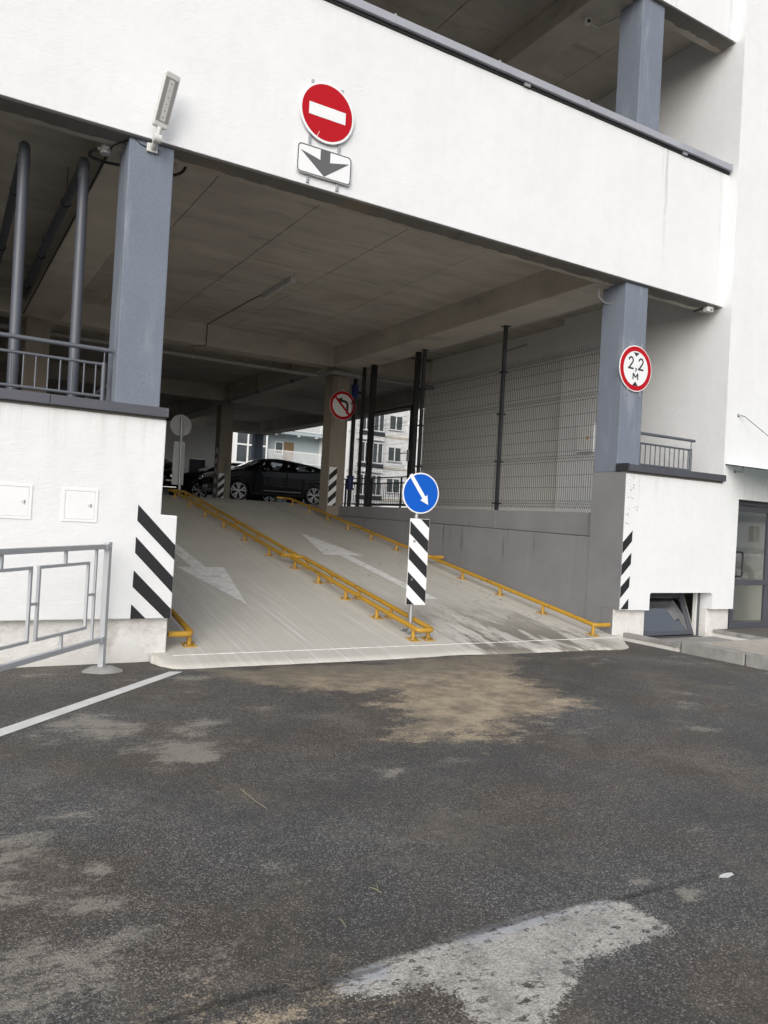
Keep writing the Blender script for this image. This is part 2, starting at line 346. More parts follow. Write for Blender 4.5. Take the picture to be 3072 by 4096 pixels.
# ------------------------------------------------------------------ mesh helpers
def root_loc(o):
    while o.parent is not None: o = o.parent
    return o.location
def tag(o, label=None, cat=None, group=None, kind=None):
    if label: o['label'] = label
    if cat: o['category'] = cat
    if group: o['group'] = group
    if kind: o['kind'] = kind
    return o
def thing(name, label, cat, loc, group=None):
    o = bpy.data.objects.new(name, None); COL.objects.link(o); o.location = loc; o.empty_display_size = .1
    return tag(o, label, cat, group)
class Frame:
    """right, up, normal (towards the viewer) and centre of a flat thing such as a sign"""
    def __init__(s, c, yaw=0., r=None, u=None):
        s.c = Vector(c); s.r = Vector(r) if r else Vector((math.cos(yaw), math.sin(yaw), 0)); s.u = Vector(u) if u else Vector((0, 0, 1)); s.n = s.r.cross(s.u)
    def p(s, a, b, d=0.): return s.c + s.r*a + s.u*b + s.n*d
class MB:
    def __init__(s): s.v = []; s.f = []
    def add(s, vs, fs):
        k = len(s.v); s.v += [Vector(v) for v in vs]; s.f += [tuple(i+k for i in f) for f in fs]; return s
    def box(s, x0, x1, y0, y1, z0, z1):
        return s.add([(x0, y0, z0), (x1, y0, z0), (x1, y1, z0), (x0, y1, z0), (x0, y0, z1), (x1, y0, z1), (x1, y1, z1), (x0, y1, z1)],
                     [(0, 3, 2, 1), (4, 5, 6, 7), (0, 1, 5, 4), (1, 2, 6, 5), (2, 3, 7, 6), (3, 0, 4, 7)])
    def bar(s, a, b, w, h, upv=(0, 0, 1)):
        a, b = Vector(a), Vector(b); d = (b-a).normalized(); upv = Vector(upv)
        if abs(d.dot(upv)) > .98: upv = Vector((0, 1, 0))
        r = d.cross(upv).normalized()*(w/2); u = r.cross(d).normalized()*(h/2)
        q = [a-r-u, a+r-u, a+r+u, a-r+u, b-r-u, b+r-u, b+r+u, b-r+u]
        return s.add(q, [(0, 1, 2, 3), (7, 6, 5, 4), (0, 4, 5, 1), (1, 5, 6, 2), (2, 6, 7, 3), (3, 7, 4, 0)])
    def tube(s, pts, r, n=10, cap=True):
        pts = [Vector(p) for p in pts]; m = len(pts); t0 = (pts[1]-pts[0]).normalized()
        ref = Vector((0, 0, 1)) if abs(t0.z) < .9 else Vector((1, 0, 0))
        nx = t0.cross(ref).normalized(); k = len(s.v)
        for i, p in enumerate(pts):
            if i == 0: t = t0
            elif i == m-1: t = (pts[i]-pts[i-1]).normalized()
            else:
                a, b = (pts[i]-pts[i-1]).normalized(), (pts[i+1]-pts[i]).normalized(); t = (a+b).normalized()
            nx = (nx - t*nx.dot(t)).normalized(); ny = t.cross(nx)
            sc = 1.
            if 0 < i < m-1: sc = 1/max(.5, a.dot(t))
            for j in range(n):
                an = 2*math.pi*j/n; s.v.append(p + nx*math.cos(an)*r*(sc if m > 2 else 1) + ny*math.sin(an)*r)
        for i in range(m-1):
            for j in range(n):
                a, b = k+i*n+j, k+i*n+(j+1) % n; s.f.append((a, b, b+n, a+n))
        if cap:
            s.f.append(tuple(k+j for j in reversed(range(n)))); s.f.append(tuple(k+(m-1)*n+j for j in range(n)))
        return s
    def prism(s, poly, fr, d0, d1):
        n = len(poly); vs = [fr.p(a, b, d0) for a, b in poly] + [fr.p(a, b, d1) for a, b in poly]
        return s.add(vs, [tuple(reversed(range(n))), tuple(range(n, 2*n))] + [(i, (i+1) % n, (i+1) % n+n, i+n) for i in range(n)])
    def ring(s, po, pi, fr, d0, d1):
        n = len(po); vs = [fr.p(a, b, d) for d in (d0, d1) for pl in (po, pi) for a, b in pl]
        fs = []
        for i in range(n):
            j = (i+1) % n
            fs += [(2*n+i, 2*n+j, 3*n+j, 3*n+i), (j, i, n+i, n+j), (i, j, 2*n+j, 2*n+i), (n+j, n+i, 3*n+i, 3*n+j)]
        return s.add(vs, fs)
    def lathe(s, prof, c, ax, n=24):
        c, ax = Vector(c), Vector(ax).normalized(); ref = Vector((0, 0, 1)) if abs(ax.z) < .9 else Vector((1, 0, 0))
        a = ax.cross(ref).normalized(); b = ax.cross(a); k = len(s.v); m = len(prof)
        for (r, h) in prof:
            for j in range(n):
                an = 2*math.pi*j/n; s.v.append(c + ax*h + a*math.cos(an)*r + b*math.sin(an)*r)
        for i in range(m-1):
            for j in range(n): p, q = k+i*n+j, k+i*n+(j+1) % n; s.f.append((p, q, q+n, p+n))
        s.f.append(tuple(k+j for j in reversed(range(n)))); s.f.append(tuple(k+(m-1)*n+j for j in range(n)))
        return s
    def build(s, name, mat, parent=None, smooth=False, bevel=0., seg=2, fix=True):
        if parent is not None: off = Vector(root_loc(parent))
        else:
            xs = [v.x for v in s.v]; ys = [v.y for v in s.v]; zs = [v.z for v in s.v]
            off = Vector(((min(xs)+max(xs))/2, (min(ys)+max(ys))/2, min(zs)))
        me = bpy.data.meshes.new(name); me.from_pydata([v-off for v in s.v], [], s.f)
        if fix:
            bm = bmesh.new(); bm.from_mesh(me); bmesh.ops.recalc_face_normals(bm, faces=bm.faces); bm.to_mesh(me); bm.free()
        me.materials.append(MAT[mat] if isinstance(mat, str) else mat)
        o = bpy.data.objects.new(name, me); COL.objects.link(o)
        if parent is not None: o.parent = parent
        else: o.location = off
        if smooth:
            me.polygons.foreach_set('use_smooth', [True]*len(me.polygons))
            if smooth != 2:
                try: me.set_sharp_from_angle(angle=R(40))
                except Exception: pass
        if bevel:
            bv = o.modifiers.new('bevel', 'BEVEL'); bv.width = bevel; bv.segments = seg; bv.limit_method = 'ANGLE'; bv.angle_limit = R(35)
        return o
def box(name, mat, parent, x0, x1, y0, y1, z0, z1, bevel=0., **k): return MB().box(x0, x1, y0, y1, z0, z1).build(name, mat, parent, bevel=bevel, **k)
def circle(r, n=40, cx=0, cy=0, sx=1.): return [(cx+r*sx*math.cos(2*math.pi*i/n), cy+r*math.sin(2*math.pi*i/n)) for i in range(n)]
def rrect(w, h, r, n=5):
    out = []
    for cx, cy, a0 in ((w/2-r, h/2-r, 0), (-w/2+r, h/2-r, 90), (-w/2+r, -h/2+r, 180), (w/2-r, -h/2+r, 270)):
        out += [(cx+r*math.cos(R(a0+90*i/n)), cy+r*math.sin(R(a0+90*i/n))) for i in range(n+1)]
    return out
def ribbon(pts, w):
    """outline of a flat brush stroke through pts"""
    L, Rr = [], []
    for i, p in enumerate(pts):
        a = Vector(pts[max(0, i-1)]); b = Vector(pts[min(len(pts)-1, i+1)]); d = (b-a).normalized(); n = Vector((-d.y, d.x))*(w/2)
        L.append((p[0]+n.x, p[1]+n.y)); Rr.append((p[0]-n.x, p[1]-n.y))
    return L, Rr
def stroke(mb, pts, w, fr, d0, d1):
    L, Rr = ribbon(pts, w)
    for i in range(len(pts)-1):
        mb.prism([Rr[i], Rr[i+1], L[i+1], L[i]], fr, d0, d1)
    return mb
XZ = lambda y: Frame((0, y, 0))            # facade frame: a = X, b = Z, offset towards the street
def interp(x, xs, ys):
    if x <= xs[0]: return ys[0]
    for i in range(len(xs)-1):
        if x <= xs[i+1]: return ys[i]+(ys[i+1]-ys[i])*(x-xs[i])/(xs[i+1]-xs[i])
    return ys[-1]

# ================================================================== GROUND
MUD = [(2.4, -.3), (2.67, -.66), (3.77, -.76), (5.02, -.66), (6.35, -.55), (6.35, -.82), (5.99, -1.33), (5.6, -1.63), (5.48, -2.42), (5.34, -2.79), (5.47, -2.96), (5.14, -3.09), (4.58, -3.17), (3.77, -3.55), (3.52, -3.59), (3.59, -3.35), (3.22, -3.42), (3.09, -3.31), (3.37, -3.07), (3.6, -2.77), (3.5, -2.57), (3.71, -2.28), (3.94, -2.16), (3.78, -1.92), (3.27, -1.77), (3.02, -1.49), (2.59, -1.16)]
MUD2 = [(.45, -5.79), (.9, -5.82), (1.25, -5.88), (1.2, -5.97), (.8, -6.02), (.4, -5.98)]
SLURRY = [(1.27, -5.86), (1.46, -5.83), (1.67, -5.82), (1.89, -5.8), (2.26, -5.79), (2.62, -5.83), (2.71, -5.88), (2.71, -5.93), (2.72, -6.04), (2.71, -6.14), (2.5, -6.13), (2.34, -6.12), (2.19, -6.13), (2.07, -6.22), (1.92, -6.29), (1.8, -6.40), (1.61, -6.34), (1.62, -6.18), (1.66, -6.11), (1.62, -6.06), (1.61, -6.0), (1.57, -5.99), (1.48, -5.97), (1.38, -5.97), (1.30, -5.93)]
SEAM = [(-3, -5.8), (.72, -5.81), (1.05, -5.79), (1.27, -5.86), (1.67, -5.82), (2.26, -5.79), (2.62, -5.83), (2.94, -5.86), (3.73, -5.88), (9, -5.9)]
DUST = [(1.12, -2.37, .38, 1.0), (1.57, -3.12, .32, 1.15), (1.75, -2.7, .3, .95), (1.95, -2.6, .2, .8), (1.63, -3.35, .14, 1.3), (1.91, -1.55, .23, .6), (2.29, -.97, .28, .8), (.78, -2.61, .26, .7), (.42, -4.29, .3, .9), (.74, -4.66, .08, 1.1), (.47, -5.37, .40, .85), (.66, -4.96, .32, .7), (.35, -4.7, .3, .7), (.9, -5.5, .25, .5), (2.62, -4.03, .10, 1.0), (3.23, -1.95, .16, .9), (2.49, -2.24, .11, .6), (2.15, -4.72, .06, .7), (6.49, -3.43, .32, .6), (6.81, -3.03, .2, .6), (3.19, -4.04, .2, .5), (3.73, -5.45, .2, .45), (2.93, -5.77, .08, .9), (3.03, -5.94, .09, .9), (1.55, -4.99, .2, .35), (.73, -4.06, .2, .6), (3.36, -5.89, .05, 1.2), (.96, -.49, .25, .5), (1.62, -.89, .16, .5), (4.31, -3.46, .6, .55), (5.82, -3.98, .27, .5), (1.35, -2.8, .3, .5), (8.7, -1.6, .5, .55), (7.4, -1.1, .6, .5), (2.9, -5.95, .25, .5), (2.1, -5.95, .5, .2), (9.0, -2.6, .25, .6), (1.2, -1.9, .25, .35)]
def segd(px, py, a, b):
    dx, dy = b[0]-a[0], b[1]-a[1]; t = max(0, min(1, ((px-a[0])*dx+(py-a[1])*dy)/(dx*dx+dy*dy+1e-9)))
    return math.hypot(px-a[0]-t*dx, py-a[1]-t*dy)
def sdf(px, py, poly):
    ins = False; d = 9.
    for i in range(len(poly)):
        a, b = poly[i], poly[(i+1) % len(poly)]; d = min(d, segd(px, py, a, b))
        if (a[1] > py) != (b[1] > py) and px < (b[0]-a[0])*(py-a[1])/(b[1]-a[1])+a[0]: ins = not ins
    return d if ins else -d
def make_ground():
    def axis(lo, hi, st, far):
        a = [lo+st*i for i in range(int((hi-lo)/st)+1)]
        return [-far, -far*.4, -far*.15, lo-6, lo-2] + a + [hi+2, hi+6, far*.15+hi, far*.4, far]
    xs = axis(-.5, 9.6, .05, 220.); ys = axis(-8.4, .3, .05, 220.)
    v = [(x, y, 0.) for y in ys for x in xs]; nx = len(xs)
    f = [(j*nx+i, j*nx+i+1, (j+1)*nx+i+1, (j+1)*nx+i) for j in range(len(ys)-1) for i in range(nx-1)]
    me = bpy.data.meshes.new('asphalt'); me.from_pydata(v, [], f); me.materials.append(MAT['asphalt'])
    for k in ('mud', 'slurry', 'dust', 'seam'): me.attributes.new(k, 'FLOAT', 'POINT')
    mud, slu, dus, sea = [], [], [], []
    for (x, y, z) in v:
        near = -2 < x < 11 and -9 < y < 1
        mud.append(max(-.6, min(.6, sdf(x, y, MUD))) if near and y > -4.3 and x > 1.5 else max(-.6, sdf(x, y, MUD2)-.05) if near and y < -5.2 and x < 2 else -.6)
        slu.append(max(-.4, min(.4, sdf(x, y, SLURRY))) if near and y < -5 and .5 < x < 3.6 else -.4)
        sea.append(min([segd(x, y, SEAM[i], SEAM[i+1]) for i in range(len(SEAM)-1)]) if near and y < -5 else 1.)
        d = 0.
        if near:
            for (a, b, r, w) in DUST:
                q = ((x-a)**2+(y-b)**2)/(r*r)
                if q < 6: d = max(d, w*math.exp(-q*.9))
        dus.append(d)
    for k, dat in (('mud', mud), ('slurry', slu), ('dust', dus), ('seam', sea)): me.attributes[k].data.foreach_set('value', dat)
    o = bpy.data.objects.new('asphalt', me); COL.objects.link(o)
    return tag(o, kind='structure')
GROUND = make_ground()
# painted parking line on the asphalt
MB().add([(2.27, -.66, .004), (2.15, -.62, .004), (-.9, -3.66, .004), (-.76, -3.72, .004)], [(0, 1, 2, 3)]).build('painted_line', 'paint_white', GROUND)

# ramp
ZY, ZZ = [-.15, 4.3, 11.1, 12., 13., 15.], [.075, .79, 1.89, 1.945, 1.975, 2.0]
def zr(y): return interp(y, ZY, ZZ)
def front(x): return interp(x, [2.08, 2.13, 2.22, 2.34, 2.74, 4.7, 5.7, 6.7, 7.76, 8.42, 8.62, 9.0], [-.12, -.34, -.49, -.55, -.54, -.585, -.52, -.63, -.64, -.72, -.62, -.2])
def make_ramp():
    xs = [2.08, 2.13, 2.18, 2.22, 2.28, 2.34] + [2.34+.1*i for i in range(1, 64)] + [8.76, 8.86, 8.93, 9.0]
    ys = [-.15, -.1] + [.25*i for i in range(0, 61)]
    v, f = [], []; rn = random.Random(3)
    for x in xs:
        fy = front(x)+rn.uniform(-.012, .012)
        col = [(x, fy, -.03), (x, fy+.006, .003+rn.uniform(0, .004)), (x, fy*.6-.15*.4, .034), (x, fy*.2-.15*.8, .0610)]
        if x > 8.9: col = [(a, min(b, -.1), c*.5) for a, b, c in col]
        col += [(x, y, zr(y)) for y in ys]
        v += col; n = len(col)
    for i in range(len(xs)-1):
        for j in range(n-1): f.append((i*n+j, (i+1)*n+j, (i+1)*n+j+1, i*n+j+1))
    mb = MB(); mb.add(v, f); o = mb.build('ramp', 'ramp', None, smooth=2, fix=False)
    return tag(o, kind='structure')
RAMP = make_ramp()
def on_ramp(name, poly, mat, dz=.004):
    mb = MB()
    ny = sorted(set([p[1] for p in poly]))
    mb.add([(x, y, zr(y)+dz) for x, y in poly], [tuple(range(len(poly)))])
    return mb.build(name, mat, RAMP)
on_ramp('painted_arrow', [(3.79, 1.68), (4.17, 3.78), (3.87, 3.78), (3.87, 4.3), (3.65, 4.3), (3.65, 3.78), (3.40, 3.78)], 'arrow_paint')
on_ramp('painted_arrow', [(3.65, 4.302), (3.87, 4.302), (3.87, 6.6), (3.65, 6.6)], 'arrow_paint')
on_ramp('painted_arrow', [(6.97, 7.05), (6.52, 4.93), (6.84, 4.93), (6.84, 4.302), (7.05, 4.302), (7.05, 4.93), (7.36, 4.93)], 'arrow_paint')
on_ramp('painted_arrow', [(6.84, 1.9), (7.05, 1.9), (7.05, 4.298), (6.84, 4.298)], 'arrow_paint')
# construction joint across the foot of the ramp: a thin trowelled lip
mb = MB(); pj = [(2.3+.3*i, -.17-.02*i/22+random.uniform(-.006, .006)) for i in range(23)]
for (a, b), (c, d) in zip(pj, pj[1:]): mb.add([(a, b-.002, zr(-.15)-.003), (c, d-.002, zr(-.15)-.003), (c, d+.002, zr(-.15)+.002), (a, b+.002, zr(-.15)+.002)], [(0, 1, 2, 3)])
mb.build('joint_lip', 'arrow_paint', RAMP)

# parking floor
fl = MB().box(-9, 2.05, .3, 15, 1.7, 2.0).box(9.5, 13.6, 3.72, 15, 1.6, 1.9).box(-9, 14, 15, 27, 1.7, 2.0)
tag(fl.build('parking_floor', 'floor'), kind='structure')

# pavement with kerb and pavers at the shop door
PV = tag(MB().box(9.26, 30, -30, -1.11, 0, .115).box(11.33, 30, -1.11, -.06, 0, .115).build('pavement', 'bed'), kind='structure')
me = MB().box(-.097, .097, -.047, .047, -.03, .015)
bmv = bmesh.new(); _vs = [bmv.verts.new(v) for v in me.v]; [bmv.faces.new([_vs[i] for i in f]) for f in me.f]
bmesh.ops.recalc_face_normals(bmv, faces=bmv.faces); pvm = bpy.data.meshes.new('paver'); bmv.to_mesh(pvm); bmv.free(); pvm.materials.append(MAT['paver'])
cnt = 0
for r in range(24):
    for c in range(18):
        x = 9.37+.2*c+(.1 if r % 2 else 0); y = -1.165-.1*r
        if y < -1.05-(12.4-x)*.62-.35 or cnt >= 298: continue
        o = bpy.data.objects.new('paver', pvm); COL.objects.link(o); o.parent = PV
        o.location = Vector((x, y, .117+random.uniform(-.002, .002)))-PV.location; o.rotation_euler = (random.uniform(-.008, .008), random.uniform(-.01, .01), random.uniform(-.01, .01)); cnt += 1
y = -1.10
for i in range(8):
    L = .98; MB().box(9.10+random.uniform(0, .006), 9.25, y-L+.022, y, -.05, .16+random.uniform(-.004, .004)).build('kerb_stone', 'kerb', PV, bevel=.012, seg=2); y -= L
# light well curb in front of the basement window
WELL = tag(MB().box(9.11, 9.17, -1.0, -.065, -.02, .055).box(9.11, 11.25, -1.055, -.995, -.02, .055).box(11.19, 11.25, -.995, -.065, -.02, .055).build('light_well_wall', 'plinth'), kind='structure')
def curb(x0, x1, y0, y1):
    MB().box(x0, x1, y0, y1, .056, .118+random.uniform(-.003, .003)).build('curb_stone', 'kerb', WELL, bevel=.006)
for i, y0 in enumerate((-1.02, -.53)): curb(9.095, 9.185, y0+.003, y0+(.487 if i == 0 else .46))
for i in range(5): curb(9.095+.435*i+.003, 9.095+.435*(i+1)-.003 if i < 4 else 11.275, -1.075, -1.025)
for i, y0 in enumerate((-1.02, -.53)): curb(11.185, 11.275, y0+.003, y0+(.487 if i == 0 else .46))

# ================================================================== PARKING BUILDING
PB = thing('parking_building', 'white rendered parking garage with blue grey columns and a concrete ramp inside', 'building', (5.4, 0, 0))
F0 = XZ(0)
# facade bands (front face in the plane y=0)
MB().box(-9, 11.13, 0, .155, 5.42, 7.60).build('facade_band', 'white', PB, bevel=.006)
MB().box(-9, 11.13, 0, .155, 9.82, 13.6).build('facade_band', 'white', PB, bevel=.006)
for (z0, z1) in ((5.40, 6.2), (9.80, 10.6)):
    MB().box(-9, 11.128, .158, .36, z0-.008, z1).build('edge_beam', 'beam', PB)
# ragged plaster skim on the underside of the edge beams
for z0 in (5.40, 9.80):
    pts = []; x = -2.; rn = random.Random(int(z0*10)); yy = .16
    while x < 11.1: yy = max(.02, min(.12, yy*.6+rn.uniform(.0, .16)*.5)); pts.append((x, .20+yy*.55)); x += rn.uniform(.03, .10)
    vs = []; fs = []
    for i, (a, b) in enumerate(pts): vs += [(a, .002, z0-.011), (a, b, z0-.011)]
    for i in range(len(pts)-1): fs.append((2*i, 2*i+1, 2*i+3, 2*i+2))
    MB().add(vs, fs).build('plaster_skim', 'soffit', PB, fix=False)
# upper coping sheets with seams
for i in range(12):
    x1 = 11.08-1.62*i; x0 = x1-1.612
    c = MB().box(x0, x1, -.07, .17, 7.645, 7.745).build('coping', 'coping2', PB, bevel=.004)
    MB().box(x1-.02, x1+.008, -.078, .0, 7.64, 7.755).build('seam', 'coping2', c)
    if i % 2 == 0: MB().box(x0+.45, x0+.55, -.045, .0, 7.602, 7.643).build('clip', 'galv', PB)
MB().box(-9, 11.10, -.02, .15, 7.602, 7.644).build('coping_gap_shadow', 'trim', PB)  # black strip standing in for the shadow in the gap under the coping
# lower walls
OUTL = [(-9, .46), (2.262, .46), (2.268, 1.53), (2.098, 1.535), (2.10, 2.51), (-9, 2.51)]
LW = MB().prism(OUTL, F0, -.15, .16).build('lower_wall', 'whitelow', PB, bevel=.012, seg=3)
MB().box(-9, 2.255, -.06, .15, -.05, .458).build('plinth', 'plinth', PB, bevel=.012)
FS = XZ(-.163)
for pl in ([(1.861, 1.625), (1.859, 1.462), (2.262, 1.066), (2.262, 1.221)], [(1.855, 1.298), (1.856, 1.133), (2.258, .725), (2.258, .888)], [(1.853, .956), (1.851, .787), (2.193, .463), (2.254, .463), (2.254, .559)], [(1.848, .611), (1.846, .463), (2.0, .463)]):
    MB().prism(pl, FS, -.002, .0015).build('hazard_stripe', 'black_paint', LW)
cp = MB().box(-9, .97, -.225, .45, 2.535, 2.632).box(.974, 2.10, -.225, .45, 2.535, 2.630).build('coping', 'coping', PB, bevel=.004)
for z in (2.56, 2.61): MB().lathe([(.004, 0), (.005, .003), (.002, .005)], (2.085, -.225, z), (0, -1, 0), 8).build('rivet', 'galv', cp)
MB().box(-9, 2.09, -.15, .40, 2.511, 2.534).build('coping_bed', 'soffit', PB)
# right lower wall and stair wing share one rendered face
def arc(cx, cz, r, a0, a1, n=5): return [(cx+r*math.cos(R(a0+(a1-a0)*i/n)), cz+r*math.sin(R(a0+(a1-a0)*i/n))) for i in range(n+1)]
WG = thing('stair_wing', 'white rendered stairwell wing with glass door right of the garage opening', 'building', (13.5, 2, 0))
notch = [(9.53, .46)] + arc(9.57, .685, .04, 180, 90) + arc(10.94, .655, .07, 90, 0) + [(11.01, .46)]
RO = [(8.89, .475)] + notch + [(11.55, .46), (11.565, 2.275), (14.2, 2.275), (14.2, .1), (19, .1), (19, 14.5), (11.13, 14.5), (11.13, 2.50), (8.89, 2.50)]
MB().prism(RO, F0, -.15, .16).build('front_wall', 'whitelow', WG)
for x0, x1 in ((8.87, 9.548), (11.045, 11.575)): MB().box(x0, x1, -.06, .15, -.05, .473 if x0 < 9 else .458).build('plinth', 'plinth', WG, bevel=.006)
for pl in ([(9.08, 1.654), (9.076, 1.494), (8.888, 1.31), (8.888, 1.475)], [(9.077, 1.321), (9.077, 1.156), (8.888, .975), (8.888, 1.14)], [(9.07, .974), (9.065, .814), (8.888, .645), (8.888, .81)], [(9.065, .639), (9.067, .482), (8.91, .482)]):
    MB().prism(pl, FS, -.002, .0015).build('hazard_stripe', 'black_paint', WG)
m = MB(); rs_ = random.Random(5)
for i in range(26):
    x_ = 8.93+abs(rs_.gauss(0, .11)); z_ = rs_.uniform(1.75, 2.48); m.prism(circle(rs_.uniform(.004, .011), 6, x_, z_, .6), FS, -.002, .0012)
m.build('paint_specks', 'black_paint', WG)
box('side_wall', 'white', WG, 11.13, 11.6, .152, 3.72, 1.9, 14.4)
box('side_wall', 'interior', WG, 11.5, 11.85, 3.722, 9.4, 1.9, 5.98)
box('back_wall', 'facade_white', WG, 11.6, 19, 9.2, 9.5, 0, 14.4)
box('outer_wall', 'facade_white', WG, 18.8, 19, .16, 9.19, 0, 14.4)
box('roof', 'coping', WG, 11.0, 19.1, -.2, 9.6, 14.52, 14.7)
box('room_floor', 'room', WG, 11.61, 18.7, .16, 9.1, .02, .10)
box('room_wall', 'room', WG, 11.61, 12.35, 1.5, 1.6, .11, 3.2)
box('room_wall', 'room', WG, 12.35, 18.7, .75, .85, .11, 3.2)
box('room_ceiling', 'room', WG, 11.61, 18.7, .162, 3.19, 3.21, 3.3)
# basement room behind the window
box('basement_wall', 'room', WG, 9.2, 11.45, .95, 1.0, -.6, .9)
box('basement_floor', 'floor', WG, 9.2, 11.45, .16, .94, -.62, -.55)
cp = MB().box(8.885, 9.62, -.225, .028, 2.535, 2.632).box(9.624, 11.122, -.225, .2, 2.535, 2.636).build('coping', 'coping', WG, bevel=.004)
MB().box(8.855, 8.884, -.215, .02, 2.53, 2.645).build('end_cap', 'dark_metal', cp)
for x, z in ((8.93, 2.61), (9.60, 2.56), (9.60, 2.585), (9.60, 2.61), (9.36, 2.60)): MB().lathe([(.004, 0), (.005, .003), (.002, .005)], (x, -.225, z), (0, -1, 0), 8).build('rivet', 'galv', cp)
MB().box(8.9, 11.12, -.15, .028, 2.502, 2.534).build('coping_bed', 'soffit', WG)
# hatches
def hatch(x0, x1, z0, z1):
    fr = Frame(((x0+x1)/2, -.1605, (z0+z1)/2)); w, h = x1-x0, z1-z0; q = lambda a, b: [(-a/2, -b/2), (a/2, -b/2), (a/2, b/2), (-a/2, b/2)]
    t = MB().ring(q(w, h), q(w-.052, h-.052), fr, 0, .008).build('meter_hatch', 'hatch', PB, bevel=.002)
    MB().prism(q(w-.058, h-.058), fr, -.001, .006).build('hatch_door', 'hatch', t, bevel=.0015)
    lx = w/2-.07
    MB().prism([(lx-.028, .008), (lx+.004, .026), (lx+.010, 0), (lx+.004, -.026), (lx-.028, -.006)], fr, .006, .012).build('latch', 'lamp_white', t, bevel=.003)
    MB().prism([(lx+.002, .012), (lx+.010, .010), (lx+.010, -.010), (lx+.002, -.012)], fr, .012, .0135).build('latch_slot', 'sign_grey', t)
hatch(1.136, 1.468, 1.423, 1.751); hatch(.535, .87, 1.426, 1.758)

# columns
def column(x0, x1, y0, y1, z0, z1, mat): return box('column', mat, PB, x0, x1, y0, y1, z0, z1, bevel=.012, seg=2)
column(1.606, 2.066, .03, .50, 2.0, 5.40, 'blue_col')
column(8.89, 9.375, .03, .50, 2.521, 5.40, 'blue_col')
column(8.97, 9.45, .055, .52, 7.2, 9.80, 'blue_col')
column(1.612, 2.072, .055, .52, 7.2, 9.80, 'blue_col')
# grey side of the right pier, under the blue part
box('pier_side', 'grey_wall', PB, 8.874, 9.35, .162, .50, .0, 2.52)
box('pier_side', 'grey_wall', PB, 8.874, 8.889, -.157, .161, .476, 2.52)
box('pier_side', 'grey_wall', PB, 8.860, 8.8695, -.057, .161, .0, .474)
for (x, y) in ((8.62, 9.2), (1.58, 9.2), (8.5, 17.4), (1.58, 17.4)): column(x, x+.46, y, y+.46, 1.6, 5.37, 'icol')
column(13.2, 13.62, 26.4, 26.82, 1.6, 5.40, 'blue_col'); column(13.2, 13.62, 9.45, 9.87, 1.6, 5.40, 'blue_col'); column(13.2, 13.62, 18.0, 18.42, 1.6, 5.40, 'blue_col')
# beams
for x0, x1, y1 in ((8.55, 9.36, 26.9), (1.5, 2.2, 26.9)):
    box('beam', 'beam', PB, x0, x1, .362, 9.11, 5.37, 5.9, bevel=.012); box('beam', 'beam', PB, x0, x1, 9.60, 17.3, 5.37, 5.9, bevel=.012); box('beam', 'beam', PB, x0, x1, 17.79, 26.2, 5.37, 5.9, bevel=.012)
for y0, y1 in ((9.112, 9.598), (17.302, 17.788), (26.202, 26.9)): box('beam', 'beam', PB, -9, 13.9, y0, y1, 5.365, 5.9, bevel=.012)
box('beam', 'beam', PB, 13.3, 13.9, 9.6, 17.3, 5.36, 5.9); box('beam', 'beam', PB, 13.3, 13.9, 17.79, 26.2, 5.36, 5.9)
for x0, x1 in ((8.42, 8.98), (1.5, 2.1)): box('beam', 'beam', PB, x0, x1, .362, 12, 9.80, 10.5, bevel=.012)
# ceilings: slab + formwork panels
def ceiling(z, x0, x1, y0, y1, xs0, dx, ybreaks, name='ceiling_slab'):
    s = box(name, 'ceil', PB, x0, x1, y0, y1, z+.02, z+.3)
    k0 = int((x0-xs0)/dx)-1; x = xs0+k0*dx
    while x < x1:
        a, b = max(x, x0), min(x+dx, x1)
        if b-a > .15:
            for y_0, y_1 in zip(ybreaks, ybreaks[1:]):
                o = MB().box(a+.005, b-.005, y_0+.005, y_1-.005, z+random.uniform(-.002, .003), z+.03).build('ceiling_panel', 'ceil', s, bevel=.003, seg=1)
        x += dx
ceiling(5.85, 2.2, 8.55, .36, 9.11, 4.40, 1.42, [.36, 4.12, 7.9, 9.11])
ceiling(5.85, -4, 1.5, .36, 9.11, 1.5, 1.42, [.36, 4.12, 7.9, 9.11])
ceiling(5.85, 2.2, 8.55, 9.6, 17.3, 4.40, 2.84, [9.6, 13.4, 17.3])
ceiling(5.85, 9.36, 13.3, 9.6, 17.3, 9.36, 2.0, [9.6, 13.4, 17.3])
ceiling(5.85, 9.36, 13.3, 17.79, 26.2, 9.36, 2.0, [17.79, 22, 26.2])
ceiling(5.85, 2.2, 8.55, 17.79, 26.2, 4.40, 2.84, [17.79, 22, 26.2])
ceiling(5.96, 9.36, 11.55, .362, 9.11, 9.36, 1.1, [.362, 4.12, 7.9, 9.11])
ceiling(10.22, 2.1, 8.42, .36, 12, 4.40, 1.42, [.36, 4.12, 8, 12])
ceiling(10.22, 8.98, 11.13, .36, 12, 8.98, 1.1, [.36, 4.12, 8, 12])
box('ceiling_slab', 'ceil', PB, -9, 1.5, 9.6, 26.9, 5.87, 6.1)
box('upper_floor', 'floor', PB, -9, 14, .37, 27, 6.31, 6.6)
box('roof', 'facade_white', PB, -9, 11.12, .16, 27, 13.2, 13.6)
box('upper_side_wall', 'interior', PB, 11.131, 11.4, 3.722, 12.2, 6.61, 13.19)
box('upper_back_wall', 'interior', PB, -9, 11.12, 12.01, 12.2, 6.61, 13.19)
box('left_wall', 'interior', PB, -9.2, -9.01, .3, 27, 0, 13.2)
